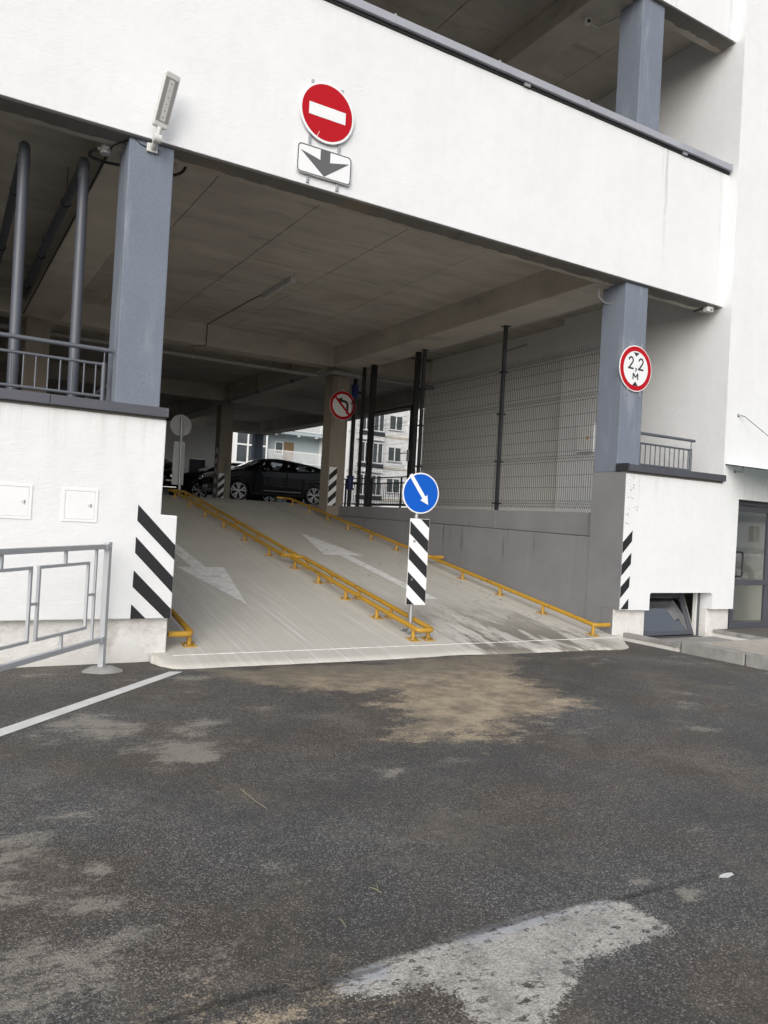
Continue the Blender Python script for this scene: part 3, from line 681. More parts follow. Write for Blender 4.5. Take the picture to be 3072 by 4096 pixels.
# retaining wall along the right of the ramp, with its ledge
rwv = []
for y in (.502, 9.19): rwv += [(8.886, y, 0), (9.5, y, 0), (9.5, y, interp(y, [.5, 9.2], [1.525, 1.66])), (8.886, y, interp(y, [.5, 9.2], [1.525, 1.66]))]
RW = MB().add(rwv, [(0, 1, 2, 3), (7, 6, 5, 4), (0, 4, 5, 1), (1, 5, 6, 2), (2, 6, 7, 3), (3, 7, 4, 0)]).build('retaining_wall', 'grey_wall', PB, bevel=.012, seg=2)
uv = []
for y in (.502, 9.19): uv += [(8.955, y, interp(y, [.5, 9.2], [1.53, 1.665])), (9.49, y, 1.6), (9.49, y, 1.905), (8.955, y, 1.905)]
MB().add(uv, [(0, 1, 2, 3), (7, 6, 5, 4), (0, 4, 5, 1), (1, 5, 6, 2), (2, 6, 7, 3), (3, 7, 4, 0)]).build('ledge', 'grey_wall', RW, bevel=.01)
box('retaining_wall', 'grey_wall', PB, 1.8, 2.07, .52, 15, -.02, 2.02)
# rear walls of the garage
box('rear_wall', 'interior', PB, -9, 9.78, 25.2, 25.4, 2.0, 5.36); box('rear_wall', 'interior', PB, 9.78, 10.5, 25.2, 25.4, 3.85, 5.36)
box('rear_wall', 'interior', PB, 10.5, 10.95, 25.2, 25.4, 2.0, 5.36); box('rear_wall', 'interior', PB, 10.75, 10.95, 25.41, 26.2, 2.0, 5.36)
box('rear_door', 'dark_metal', PB, 9.79, 10.49, 25.3, 25.36, 2.0, 3.84)
box('rear_parapet', 'facade_white', PB, 10.96, 13.9, 26.6, 26.85, 1.7, 2.6)

# ================================================================== SIGNS
def disc_sign(parent, fr, rad, face_mat, rim=.024, name='sign_plate'):
    p = MB().prism(circle(rad, 56), fr, -.012, 0).build(name, 'sign_white', parent, bevel=.003)
    if face_mat: MB().prism(circle(rad-rim, 56), fr, .0005, .002).build('sign_face', face_mat, p)
    return p
def strip(parent, a, b, y):   # perforated mounting strip on the wall
    MB().box(a[0]-.017, a[0]+.017, y-.02, y, a[1], b[1]).build('mounting_strip', 'galv', parent, bevel=.002)
    for z in (a[1]+.03, b[1]-.03): MB().lathe([(.011, 0), (.011, .006), (.006, .010)], (a[0], y-.02, z), (0, -1, 0), 8).build('bolt', 'galv', parent)
T = thing('no_entry_sign', 'round red no entry sign with a white bar on the white facade band', 'sign', (3.775, -.05, 5.93))
fr = Frame((3.775, -.045, 6.29)); p = disc_sign(T, fr, .352, 'sign_red', .028)
MB().prism([(-.235, -.072), (.235, -.072), (.235, .068), (-.235, .068)], fr, .0025, .004).build('bar', 'sign_white', p)
MB().prism([(-.13, -.318), (-.122, -.318), (-.085, -.235), (-.092, -.24)], fr, .0025, .0032).build('scratch', 'sign_white', p)
for x in (-.19, .19): strip(T, (3.775+x, 5.44), (3.775+x, 6.635), 0)
T = thing('direction_plate', 'white rectangular plate with a grey down arrow below the no entry sign', 'sign', (3.775, -.05, 5.53))
fr = Frame((3.775, -.045, 5.695)); p = MB().prism(rrect(.70, .34, .05), fr, -.012, 0).build('sign_plate', 'sign_white', T, bevel=.003)
MB().ring(rrect(.69, .33, .046), rrect(.664, .304, .036), fr, .0005, .002).build('border', 'sign_grey', p)
MB().prism([(-.058, .152), (-.058, .031), (-.312, .088), (0, -.150), (.318, .082), (.066, .028), (.066, .152)], fr, .0005, .002).build('arrow', 'sign_grey', p)
# height limit
T = thing('height_limit_sign', 'round red rimmed height limit sign reading 2,2 m on the right blue column', 'sign', (9.15, 0, 3.76))
fr = Frame((9.15, -.0, 4.11)); p = MB().prism(circle(.35, 56), fr, -.012, 0).build('sign_plate', 'sign_white', T, bevel=.003)
MB().ring(circle(.335, 56), circle(.265, 56), fr, .0005, .002).build('red_ring', 'sign_red', p)
MB().prism([(-.062, .242), (.062, .242), (0, .182)], fr, .0005, .002).build('triangle', 'sign_black', p)
MB().prism([(-.062, -.262), (.062, -.262), (0, -.195)], fr, .0005, .002).build('triangle', 'sign_black', p)
def two(cx, z0, h, w, sw):
    r = w/2; pts = [(cx-r, z0+h-r*1.05)] + [(cx+r*math.cos(R(a)), z0+h-r+r*math.sin(R(a))) for a in range(160, -31, -19)]
    return pts + [(cx-r+.012, z0+sw*.9), (cx-r, z0+sw*.5)]
for cx in (-.108, .108):
    m = MB(); stroke(m, two(cx, -.018, .18, .088, .026), .026, fr, .0005, .002); m.prism([(cx-.06, -.018), (cx+.06, -.018), (cx+.06, .008), (cx-.06, .008)], fr, .0005, .0021); m.build('digit', 'sign_black', p)
MB().prism([(-.008, .010), (.020, .010), (.020, -.018), (.002, -.052), (-.014, -.052), (.000, -.018), (-.008, -.018)], fr, .0005, .002).build('comma', 'sign_black', p)
m = MB(); stroke(m, [(-.052, -.168), (-.048, -.072)], .022, fr, .0005, .002); stroke(m, [(.052, -.168), (.048, -.072)], .022, fr, .0005, .0021)
stroke(m, [(-.048, -.072), (0, -.135)], .022, fr, .0005, .0019); stroke(m, [(.048, -.072), (0, -.135)], .022, fr, .0005, .0018); m.build('letter', 'sign_black', p)
for x in (-.13, .13):
    MB().box(9.15+x-.016, 9.15+x+.016, .013, .029, 3.70, 4.50).build('mounting_strip', 'galv', T)
# keep right
T = thing('keep_right_post', 'galvanised post with blue arrow disc and striped hazard panel at the ramp foot', 'sign', (5.60, .36, .155))
yw = -.10; rr = Vector((math.cos(yw), math.sin(yw), 0))
PX, PY = 5.565, .36
z0 = zr(PY)
MB().tube([(PX, PY, z0), (PX+.01, PY, 2.24)], .03, 14).build('pole', 'galv', T, smooth=True)
b = MB().box(PX-.11, PX+.11, PY-.11, PY+.11, z0-.01, z0+.016).build('base_plate', 'galv', T, bevel=.003)
for dx in (-.08, .08):
    for dy in (-.08, .08): MB().lathe([(.012, 0), (.012, .012), (.006, .014), (.006, .035)], (PX+dx, PY+dy, z0+.016), (0, 0, 1), 6).build('bolt', 'galv', b)
fr = Frame((5.590, PY-.05, 1.985), yw); p = disc_sign(T, fr, .270, 'sign_blue', .018)
m = MB(); d = Vector((.185+.10, -.36)); 
A, Bp = Vector((-.165, .235)), Vector((.045, -.055)); dn = (Bp-A).normalized(); nn = Vector((-dn.y, dn.x))
sh = [A+nn*.026+dn*(-.0), Bp+nn*.026, Bp+nn*.062+dn*.0, Bp+dn*.115, Bp-nn*.062, Bp-nn*.026, A-nn*.026]
m.prism([(v.x, v.y) for v in sh], fr, .0025, .004); m.build('arrow', 'sign_white', p)
fr = Frame((5.600, PY-.05, 1.083), yw); hw, hh = .143, .566
p = MB().prism([(-hw, -hh), (hw, -hh), (hw, hh), (-hw, hh)], fr, -.012, 0).build('hazard_panel', 'sign_white', T, bevel=.002)
def diag(mb, fr, hw, hh, k, left_top, half, slope):
    """a stripe running down to the right, clipped to the panel"""
    pl = [(-hw, left_top), (hw, left_top-slope*2*hw), (hw, left_top-slope*2*hw-half), (-hw, left_top-half)]
    bm_ = [(a, max(-hh, min(hh, b))) for a, b in pl]
    def clip(poly, keep):
        out = []
        for i in range(len(poly)):
            a, b = poly[i], poly[(i+1) % len(poly)]; ka, kb = keep(a), keep(b)
            if ka >= 0: out.append(a)
            if (ka >= 0) != (kb >= 0): t_ = ka/(ka-kb); out.append((a[0]+(b[0]-a[0])*t_, a[1]+(b[1]-a[1])*t_))
        return out
    pl = clip(clip(pl, lambda q: hh-q[1]), lambda q: q[1]+hh) if pl else pl
    if len(pl) >= 3: mb.prism(pl[::-1], fr, .0005, .0018); return True
    return False
HW2, HH2 = hw-.004, hh-.004
for k in range(-1, 5):
    m = MB()
    if diag(m, fr, HW2, HH2, 0, hh-.035-.331*k, .165, .90): m.build('stripe', 'sign_black', p)
for z in (1.35, .85): MB().box(PX-.05, PX+.05, PY-.045, PY+.04, z-.015, z+.015).build('clamp', 'galv', T)
# no left turn on the inner column
T = thing('no_left_turn_sign', 'round red rimmed no left turn sign on the concrete column inside the garage', 'sign', (8.9, 9.15, 4.06))
fr = Frame((8.90, 9.165, 4.44)); p = MB().prism(circle(.365, 48), fr, -.012, 0).build('sign_plate', 'sign_white', T, bevel=.003)
MB().ring(circle(.358, 48), circle(.285, 48), fr, .0005, .002).build('red_ring', 'sign_red', p)
m = MB(); stroke(m, [(.135, -.21), (.135, .02), (.125, .06), (.10, .085), (.06, .10), (-.04, .115)], .062, fr, .0005, .002); m.prism([(-.02, .20), (-.165, .14), (-.04, .04)], fr, .0005, .0021); m.build('arrow', 'sign_black', p)
m = MB(); stroke(m, [(-.225, .205), (.195, -.215)], .055, fr, .0022, .0035); m.build('red_bar', 'sign_red', p)
MB().box(8.86, 8.94, 9.178, 9.199, 4.03, 4.85).build('mounting_strip', 'galv', T)
# hazard boards on inner columns
def board(x0, x1, y, z0, z1, label, n, updir=1):
    T = thing('hazard_board', label, 'sign', ((x0+x1)/2, y, z0), 'striped boards on the inner columns'); fr = Frame(((x0+x1)/2, y-.004, (z0+z1)/2)); hw, hh = (x1-x0)/2, (z1-z0)/2
    p = MB().prism([(-hw, -hh), (hw, -hh), (hw, hh), (-hw, hh)], fr, -.003, 0).build('board', 'sign_white', T)
    for k in range(n):
        m = MB()
        if diag(m, fr, hw-.002, hh-.002, 0, hh-.2-.34*k*.85+.0, .15, -.9): m.build('stripe', 'sign_black', p)
board(8.64, 8.86, 9.192, 1.90, 2.87, 'black and white striped board on the column under the no left turn sign', 4)
board(8.53, 8.74, 17.392, 2.06, 2.90, 'black and white striped board on the column left of the black car', 4)
T = thing('chevron_board', 'grey chevron strip on the side of the column left of the black car', 'sign', (8.49, 17.62, 2.06))
fr = Frame((8.494, 17.62, 3.0), r=(0, -1, 0)); p = MB().prism([(-.13, -.9), (.13, -.9), (.13, .9), (-.13, .9)], fr, -.003, 0).build('board', 'sign_grey', T)
for k in range(5):
    z = -.85+.34*k; MB().prism([(-.125, z), (0, z+.16), (.125, z), (.125, z+.15), (0, z+.31), (-.125, z+.15)], fr, .0005, .0018).build('chevron', 'sign_white', p)
# sign seen from behind at the top of the median
T = thing('sign_back_post', 'back of a round sign and tall plate on a post atop the ramp', 'sign', (5.66, 12.0, 1.95))
MB().tube([(5.70, 12, 1.9), (5.66, 12, 4.0)], .03, 12).build('pole', 'galv', T, smooth=True)
fb = Frame((5.66, 12.06, 3.80)); p = MB().prism(circle(.285, 48), fb, -.01, 0).build('sign_plate', 'galv', T, bevel=.003)
MB().prism([(.10, -.02), (.18, -.02), (.18, .05), (.10, .05)], fb, .0005, .0015).build('sticker', 'sticker', p)
p = MB().box(5.50, 5.80, 12.05, 12.06, 2.24, 3.37).build('plate_back', 'galv', T, bevel=.002)
for z in (3.95, 3.65, 3.15, 2.5): MB().box(5.57, 5.76, 12.02, 12.049, z-.012, z+.012).build('clamp', 'galv', T)

# ================================================================== WHEEL GUARD RAILS
RH = .15; TR = .033
def rail_post(T, x, y):
    z = zr(y); zl = zr(y+.01)
    MB().tube([(x, y, z), (x, y, z+RH)], .026, 10).build('post', 'yellow', T, smooth=True)
    vs = [(x+a, y+b, zr(y+b)+c) for c in (-.004, .010) for a, b in ((-.075, -.075), (.075, -.075), (.075, .075), (-.075, .075))]
    bp = MB().add(vs, [(0, 3, 2, 1), (4, 5, 6, 7), (0, 1, 5, 4), (1, 2, 6, 5), (2, 3, 7, 6), (3, 0, 4, 7)]).build('base_plate', 'yellow', T)
    for a in (-.055, .055):
        for b in (-.055, .055): MB().lathe([(.010, 0), (.010, .008), (.006, .010), (.006, .022)], (x+a, y+b, zr(y+b)+.010), (0, 0, 1), 6).build('bolt', 'galv', bp)
def rp(x, y): return (x, y, zr(y)+RH)
def bend(pts, rad=.07, n=5):
    """round the inner corners of a polyline"""
    pts = [Vector(p) for p in pts]; out = [pts[0]]
    for i in range(1, len(pts)-1):
        a, b, c = pts[i-1], pts[i], pts[i+1]; u, w = (a-b), (c-b); k = min(rad, u.length*.45, w.length*.45); u.normalize(); w.normalize()
        if u.dot(w) < -.995: out.append(b); continue
        p0, p2 = b+u*k, b+w*k
        for j in range(n+1):
            t = j/n; out.append(p0*(1-t)**2+b*2*t*(1-t)+p2*t*t)
    return out + [pts[-1]]
def guard(label, paths, posts, couplers, loc):
    T = thing('wheel_guard_rail', label, 'guard rail', loc, 'yellow wheel guard rails on the ramp')
    for path in paths: MB().tube(bend(path), TR, 12).build('tube', 'yellow', T, smooth=True)
    for x, y in posts: rail_post(T, x, y)
    for x, y in couplers:
        a, b = Vector(rp(x, y-.05)), Vector(rp(x, y+.05)); MB().tube([a, b], TR+.006, 12).build('coupler', 'yellow', T, smooth=True)
def line(x, y0, y1): return [rp(x, y0)] + [rp(x, y) for y in ZY if y0 < y < y1] + [rp(x, y1)]
XR = 8.50
guard('lower yellow guard rail along the grey wall, its near end bent to the wall', [[(8.80, -.06, zr(-.06)+RH)] + line(XR, -.06, 4.25)], [(XR, -.035+1.085*i) for i in range(4)], [], (XR, 2, zr(2)))
guard('upper yellow guard rail along the grey wall, running to the ramp top', [[(8.80, 4.3, zr(4.3)+RH)] + line(XR, 4.3, 11.6) + [(8.3, 11.65, zr(11.6)+RH)]], [(XR, 4.48+1.09*i) for i in range(7)], [(XR, 7.2), (XR, 9.55)], (XR, 8, zr(8)))
XA, XB = 5.42, 5.645
guard('lower yellow median loop around the foot of the blue sign post', [line(XA, -.06, 4.0)[::-1] + line(XB, -.06, 4.0) + [rp((XA+XB)/2, 4.0)], [rp(XA, 4.0), rp((XA+XB)/2, 4.0)]], [(XA, .05+.94*i) for i in range(5)] + [(XB, .05+.94*i) for i in range(5)], [], (5.53, 2, zr(2)))
XC, XD = 5.33, 5.60
guard('upper yellow median loop ending below the sign seen from behind', [line(XC, 4.12, 11.75) + line(XD, 4.12, 11.75)[::-1] + [rp((XC+XD)/2, 4.12)], [rp(XC, 4.12), rp((XC+XD)/2, 4.12)]], [(XC, 4.75+1.26*i) for i in range(6)] + [(XD, 4.75+1.26*i) for i in range(6)], [(XC, 6.75), (XC, 9.2), (XD, 6.75), (XD, 9.2)], (5.45, 8, zr(8)))
XL = 2.56
guard('short visible yellow guard rail beside the striped left wall corner', [[(2.30, .06, zr(.06)+RH)] + line(XL, .06, 8.0)], [(XL, .14+1.1*i) for i in range(7)], [], (XL, 3, zr(3)))

# ================================================================== STREET BARRIER (left)
a_ = R(39.1); BD = Vector((-math.sin(a_), -math.cos(a_), 0)); BP = Vector((1.545, -.40, 0))
T = thing('metal_barrier', 'silver painted steel barrier of nested square frames on the asphalt at left', 'barrier', (.9, -1.2, 0))
def bp(s, z): return BP + BD*s + Vector((0, 0, z))
SL = 2.24
for s in (0, SL):
    MB().bar(bp(s, 0), bp(s, 1.245), .055, .055, BD).build('post', 'silver', T, bevel=.003)
    m = MB(); c = bp(s, 0); n = 11; rs = random.Random(int(s*10)); vs = [(c.x, c.y, .042)]
    for j in range(n): an = 2*math.pi*j/n; q = rs.uniform(.15, .24); vs += [(c.x+math.cos(an)*q*.55, c.y+math.sin(an)*q*.55, .036), (c.x+math.cos(an)*q, c.y+math.sin(an)*q, -.01)]
    fs = []
    for j in range(n): k = (j+1) % n; fs += [(0, 1+2*j, 1+2*k), (1+2*j, 2+2*j, 2+2*k, 1+2*k)]
    m.add(vs, fs).build('concrete_footing', 'kerb', T, smooth=True)
for z in (1.2025, .306):
    rl = MB().bar(bp(.03, z), bp(SL-.03, z), .045, .046).build('rail', 'silver', T, bevel=.003)
    for s in (.045,):
        nn_ = Vector((-BD.y, BD.x, 0)); nn_ = nn_ if nn_.y < 0 else -nn_
        MB().bar(bp(-.02, z), bp(.07, z), .062, .056).build('bracket', 'silver', rl, bevel=.002)
        MB().lathe([(.011, 0), (.011, .008), (.005, .010), (.005, .02)], bp(.025, z)+nn_*.031, nn_, 6).build('bolt', 'galv', rl)
for s0, s1 in ((.335, 1.135), (1.225, 2.025)):
    for z in (.458, 1.058): MB().bar(bp(s0-.0, z), bp(s1+.0, z), .024, .026).build('frame_bar', 'silver', T, bevel=.0015)
    for s in (s0+.014, s1-.014): MB().bar(bp(s, .472), bp(s, 1.044), .024, .026, BD).build('frame_bar', 'silver', T, bevel=.0015)
    sm = (s0+s1)/2
    for z0, z1 in ((1.072, 1.178), (.330, .444)): MB().bar(bp(sm, z0), bp(sm, z1), .024, .024, BD).build('stub', 'silver', T)
for s0, s1 in ((.228, .334), (1.136, 1.224)): MB().bar(bp(s0, .76), bp(s1, .76), .02, .022).build('stub', 'silver', T)
MB().bar(bp(.215, .330), bp(.215, 1.178), .024, .024, BD).build('upright', 'silver', T, bevel=.0015)

# ================================================================== RAILINGS
def railing(label, x0, x1, y, zt, zm, zb, step, group='grey balcony railings on the parapets', first=None):
    T = thing('balcony_railing', label, 'railing', ((x0+x1)/2, y, zb-.05), group)
    MB().tube([(x0, y, zt), (x1, y, zt)], .024, 12).build('handrail', 'rail_grey', T, smooth=True)
    MB().tube([(x0, y, zm), (x1-.09, y, zm)], .016, 10).build('rail', 'rail_grey', T, smooth=True)
    MB().tube([(x0, y, zb), (x1-.09, y, zb)], .016, 10).build('rail', 'rail_grey', T, smooth=True)
    MB().tube([(x1-.08, y, zb-.07), (x1-.08, y, zm+.02)], .023, 12).build('post', 'rail_grey', T, smooth=True)
    MB().tube([(x1-.08, y, zm+.02), (x1-.08, y, zt)], .007, 8).build('post_pin', 'rail_grey', T)
    x = (first or x0+.06)
    while x < x1-.1: MB().tube([(x, y, zb), (x, y, zm)], .0085, 8).build('baluster', 'rail_grey', T, smooth=True); x += step
railing('grey tube railing on the left parapet in front of two pipes', -3.0, 1.585, .15, 3.195, 3.045, 2.715, .1125, first=-2.96)
railing('grey tube railing on the short parapet right of the height limit sign', 9.42, 10.74, .12, 3.172, 3.018, 2.690, .112)
T = thing('balcony_railing', 'grey railing running into the dark behind the left column', 'railing', (1.9, 4, 2.0), 'grey balcony railings on the parapets')
for z, r_ in ((3.12, .024), (2.98, .016), (2.35, .016)): MB().tube([(1.92, .75, z), (1.92, 9.0, z)], r_, 8).build('rail', 'rail_grey', T, smooth=True)
for i in range(60): MB().tube([(1.92, .8+.137*i, 2.35), (1.92, .8+.137*i, 2.98)], .0085, 6).build('baluster', 'rail_grey', T)
for i in range(6): MB().tube([(1.92, .78+1.6*i, 2.0), (1.92, .78+1.6*i, 3.1)], .02, 8).build('post', 'rail_grey', T)

# ================================================================== PIPES, LAMPS, CABLES
def drain(label, x, xe, ye):
    T = thing('drain_pipe', label, 'pipe', (x, .8, 2.0), 'grey pipes behind the left railing')
    y = .8; pts = bend([(x+.02, y, 2.0), (x, y, 5.36), (x+.02, y+.35, 5.36)], .12, 8) + [(xe, ye, 5.62)]
    MB().tube(pts, .056, 16).build('pipe', 'pipe_grey', T, smooth=True)
    for z in (2.66, 5.16): MB().tube([(x+.015 if z < 3 else x+.001, y, z-.03), (x+.015 if z < 3 else x+.001, y, z+.03)], .062, 16).build('socket', 'pipe_grey', T, smooth=True)
    for k in (.15, .5, .8):
        px, py, pz = x+.02+(xe-x)*k, y+.35+(ye-y)*k, 5.36+.26*k
        MB().tube([(px, py, pz+.05), (px, py, 5.85)], .005, 6).build('hanger', 'black_metal', T)
        MB().tube([(px-.002, py-.02, pz), (px+.002, py+.02, pz+.002)], .064, 16).build('clamp', 'black_metal', T)
drain('left grey pipe behind the railing, bending up to the ceiling', .70, .86, 8.8)
drain('right grey pipe behind the railing, nearer the blue column', 1.295, 1.40, 8.8)
T = thing('floodlight', 'grey led floodlight on a swivel bracket above the left blue column', 'lamp', (1.84, .05, 5.30))
ax = Vector((.13, -.30, .94)).normalized(); rx = Vector((1, .15, 0)).normalized(); rx = (rx-ax*rx.dot(ax)).normalized()
MB().box(1.775, 1.885, -.006, .029, 5.285, 5.375).build('wall_plate', 'lamp_white', T, bevel=.008)
MB().tube([(1.835, .0, 5.33), (1.845, -.11, 5.375)], .034, 12).build('bracket', 'lamp_white', T, smooth=True, bevel=.004)
MB().tube([(1.805, -.12, 5.385), (1.885, -.12, 5.385)], .045, 16).build('swivel', 'lamp_white', T, smooth=True, bevel=.005)
c0 = Vector((1.848, -.125, 5.40)); MB().tube([c0, c0+ax*.10], .026, 12).build('neck', 'lamp_white', T, smooth=True)
hc = c0+ax*.36; fr = Frame(hc, r=rx, u=ax)
if fr.n.y > 0: fr.n = -fr.n
hd = MB().prism(rrect(.155, .54, .025), fr, -.06, 0).build('housing', 'lamp_white', T, bevel=.008, seg=3)
MB().prism([(-.066, -.22), (.066, -.22), (.066, .215), (-.066, .215)], fr, .0005, .002).build('lens', 'lens_grey', hd)
MB().prism([(-.026, -.20), (.030, -.20), (.030, .20), (-.026, .20)], fr, .0022, .004).build('led_strip', 'led', hd)
for k in range(6): MB().prism(circle(.006, 10, .002, -.165+.066*k), fr, .0042, .006).build('led', 'dot', hd)
for s in (-1, 1): MB().prism([(-.07, s*.236-.02), (.07, s*.236-.02), (.07, s*.236+.02), (-.07, s*.236+.02)], fr, .0005, .004).build('end_cap', 'lamp_white', hd)
tag(MB().tube([(1.79, .02, 5.33), (1.72, .03, 5.345), (1.66, .035, 5.385), (1.60, .10, 5.385), (1.50, .30, 5.375), (1.47, .40, 5.35)], .007, 8).build('lamp_cable', 'cable', None), 'black cable from the floodlight round the left column top', 'cable')
T = thing('junction_box', 'small grey junction box under the edge beam left of the left column', 'box', (1.44, .40, 5.30))
MB().tube([(1.44, .40, 5.30), (1.44, .40, 5.387)], .055, 14).build('body', 'conduit', T, smooth=True, bevel=.006)
MB().tube([(1.36, .40, 5.345), (1.40, .40, 5.345)], .018, 10).build('gland', 'conduit', T); MB().tube([(1.44, .33, 5.345), (1.44, .36, 5.345)], .018, 10).build('gland', 'conduit', T)
tag(MB().tube(bend([(1.37, .42, 5.345), (1.30, .46, 5.32), (1.30, .55, 5.30), (1.45, .60, 5.30), (1.75, .62, 5.33), (2.2, .62, 5.36), (2.32, .58, 5.42), (2.4, .5, 5.84)], .08), .016, 8).build('flexible_hose', 'cable', None, smooth=True), 'dark flexible hose looping behind the left blue column top', 'hose')
tag(MB().tube([(1.488, .6, 5.38), (1.49, 3.0, 5.365), (1.492, 6.0, 5.367), (1.49, 9.0, 5.362)], .014, 6).build('ceiling_cable', 'cable', None), 'black cable clipped along the beam left of the left column', 'cable')
def tubelight(x, y0, y1, z, label):
    T = thing('tube_light', label, 'lamp', (x, y0, z-.09), 'unlit tube lights on the garage ceiling')
    MB().box(x-.05, x+.05, y0, y1, z-.035, z).build('housing', 'lamp_white', T, bevel=.008)
    MB().tube([(x, y0+.03, z-.055), (x, y1-.03, z-.055)], .042, 12).build('diffuser', 'tube', T, smooth=True)
    for y in (y0+.012, y1-.012): MB().box(x-.052, x+.052, y-.012, y+.012, z-.1, z-.03).build('end_cap', 'lamp_white', T, bevel=.004)
    for k in range(1, 5): y = y0+(y1-y0)*k/5; MB().box(x-.056, x+.056, y-.008, y+.008, z-.062, z-.03).build('clip', 'galv', T)
tubelight(5.42, 4.55, 5.95, 5.848, 'unlit tube light on the ceiling above the ramp')
tubelight(9.9, 19.5, 20.9, 5.848, 'unlit tube light far back above the black car')
tag(MB().tube(bend([(5.40, 5.95, 5.84), (5.36, 6.4, 5.84), (5.30, 9.09, 5.838), (5.30, 9.10, 5.36), (5.2, 9.2, 5.352), (5.0, 9.5, 5.352)], .03), .008, 6).build('lamp_wire', 'cable', None), 'black wire running from the tube light over the cross beam', 'cable')
T = thing('sprinkler_pipe', 'pale lagged pipe along the cross beam and round the inner column', 'pipe', (8.4, 9.4, 5.2))
MB().tube(bend([(-3, 9.75, 5.20), (7.6, 9.75, 5.20), (8.45, 9.7, 5.20), (8.50, 8.98, 5.20), (11.48, 8.98, 5.20)], .15), .055, 14).build('pipe', 'lagging', T, smooth=True)
for x in (3.2, 5.2, 7.2): MB().tube([(x-.02, 9.75, 5.2), (x+.02, 9.75, 5.2)], .06, 12).build('clamp', 'galv', T); MB().tube([(x, 9.75, 5.25), (x, 9.75, 5.85)], .005, 6).build('hanger', 'black_metal', T)
T = thing('branch_pipe', 'dark pipe under the beam between the two inner columns', 'pipe', (8.3, 14, 5.2)); MB().tube([(8.3, 9.82, 5.2), (8.3, 24, 5.2)], .045, 12).build('pipe', 'lagging', T, smooth=True)
for y in (11, 13.5, 16): MB().tube([(8.3, y-.03, 5.2), (8.3, y+.03, 5.2)], .058, 12).build('coupling', 'castiron', T, smooth=True); MB().tube([(8.3, y+.2, 5.25), (8.3, y+.2, 5.85)], .005, 6).build('hanger', 'black_metal', T)
tag(MB().tube([(8.43, 9.7, 5.33), (8.43, 25, 5.33)], .02, 8).build('conduit', 'conduit', None), 'thin conduit beside the dark pipe between the inner columns', 'conduit')
tag(MB().tube([(9.372, .40, 5.372), (9.372, 9.05, 5.372)], .014, 8).build('conduit', 'conduit', None), 'pale conduit along the edge of the beam above the mesh fence', 'conduit')
tag(MB().tube([(9.40, .5, 5.50), (9.42, 2.0, 5.62), (9.44, 4.0, 5.55), (9.42, 6.0, 5.60), (9.44, 9.0, 5.55)], .018, 8).build('sagging_cable', 'cable', None, smooth=True), 'black sagging cable above the mesh fence near the wall', 'cable')
tag(MB().tube(bend([(8.92, .10, 5.12), (8.90, .30, 5.12), (8.89, .42, 5.14), (8.72, .42, 5.20), (8.71, .40, 5.34)], .03), .016, 8).build('elbow_conduit', 'lagging', None, smooth=True), 'grey elbow conduit behind the right blue column top', 'conduit')
tag(MB().tube(bend([(11.49, 5.28, 5.75), (11.488, 6.1, 5.70), (11.488, 6.15, 4.0), (11.488, 6.2, 1.95)], .08), .018, 8).build('wall_conduit', 'conduit', None, smooth=True), 'thin vertical conduit on the wall behind the mesh fence', 'conduit')
T = thing('ceiling_box', 'small white box under the band at the right end by the wing', 'box', (10.85, .04, 5.30)); MB().box(10.78, 10.93, .03, .12, 5.30, 5.392).build('body', 'lamp_white', T, bevel=.008); MB().tube([(10.86, -.01, 5.34), (10.86, .03, 5.34)], .018, 10).build('gland', 'conduit', T)
MB().tube([(10.86, .12, 5.375), (10.85, .36, 5.376)], .012, 8).build('lead', 'cable', T)
T = thing('dome_camera', 'small white dome camera under the upper storey beam', 'camera', (8.2, 1.2, 9.6))
MB().lathe([(.055, 0), (.062, -.03), (.058, -.06), (.04, -.09), (.012, -.10)], (8.70, .95, 9.798), (0, 0, 1), 20).build('body', 'lamp_white', T, smooth=True)
MB().lathe([(.030, 0), (.028, .012), (.01, .018)], (8.68, .90, 9.735), (-.3, -.8, -.5), 14).build('lens', 'sign_black', T, smooth=True)
MB().tube(bend([(8.74, .98, 9.785), (8.97, 1.0, 9.785), (9.6, .70, 10.2)], .04), .014, 8).build('conduit', 'lamp_white', T, smooth=True)
# blue valve riser beside the inner column
T = thing('water_riser', 'dark water riser with blue valves beside the inner column', 'pipe', (9.62, 9.9, 1.9))
MB().tube([(9.62, 9.9, 1.9), (9.62, 9.9, 5.3)], .055, 12).build('pipe', 'castiron', T, smooth=True)
for z in (2.55, 4.95):
    v_ = MB().tube([(9.62, 9.9, z-.16), (9.62, 9.9, z+.16)], .085, 14).build('valve', 'bluevalve', T, smooth=True)
    for dz in (-.16, .16): MB().tube([(9.62, 9.9, z+dz-.02), (9.62, 9.9, z+dz+.02)], .11, 14).build('flange', 'bluevalve', v_)
    MB().tube([(9.62, 9.9, z), (9.86, 9.8, z)], .03, 8).build('stem', 'castiron', v_); MB().lathe([(.10, -.012), (.11, 0), (.10, .012)], (9.86, 9.8, z), (.92, -.38, 0), 14).build('handwheel', 'castiron', v_)

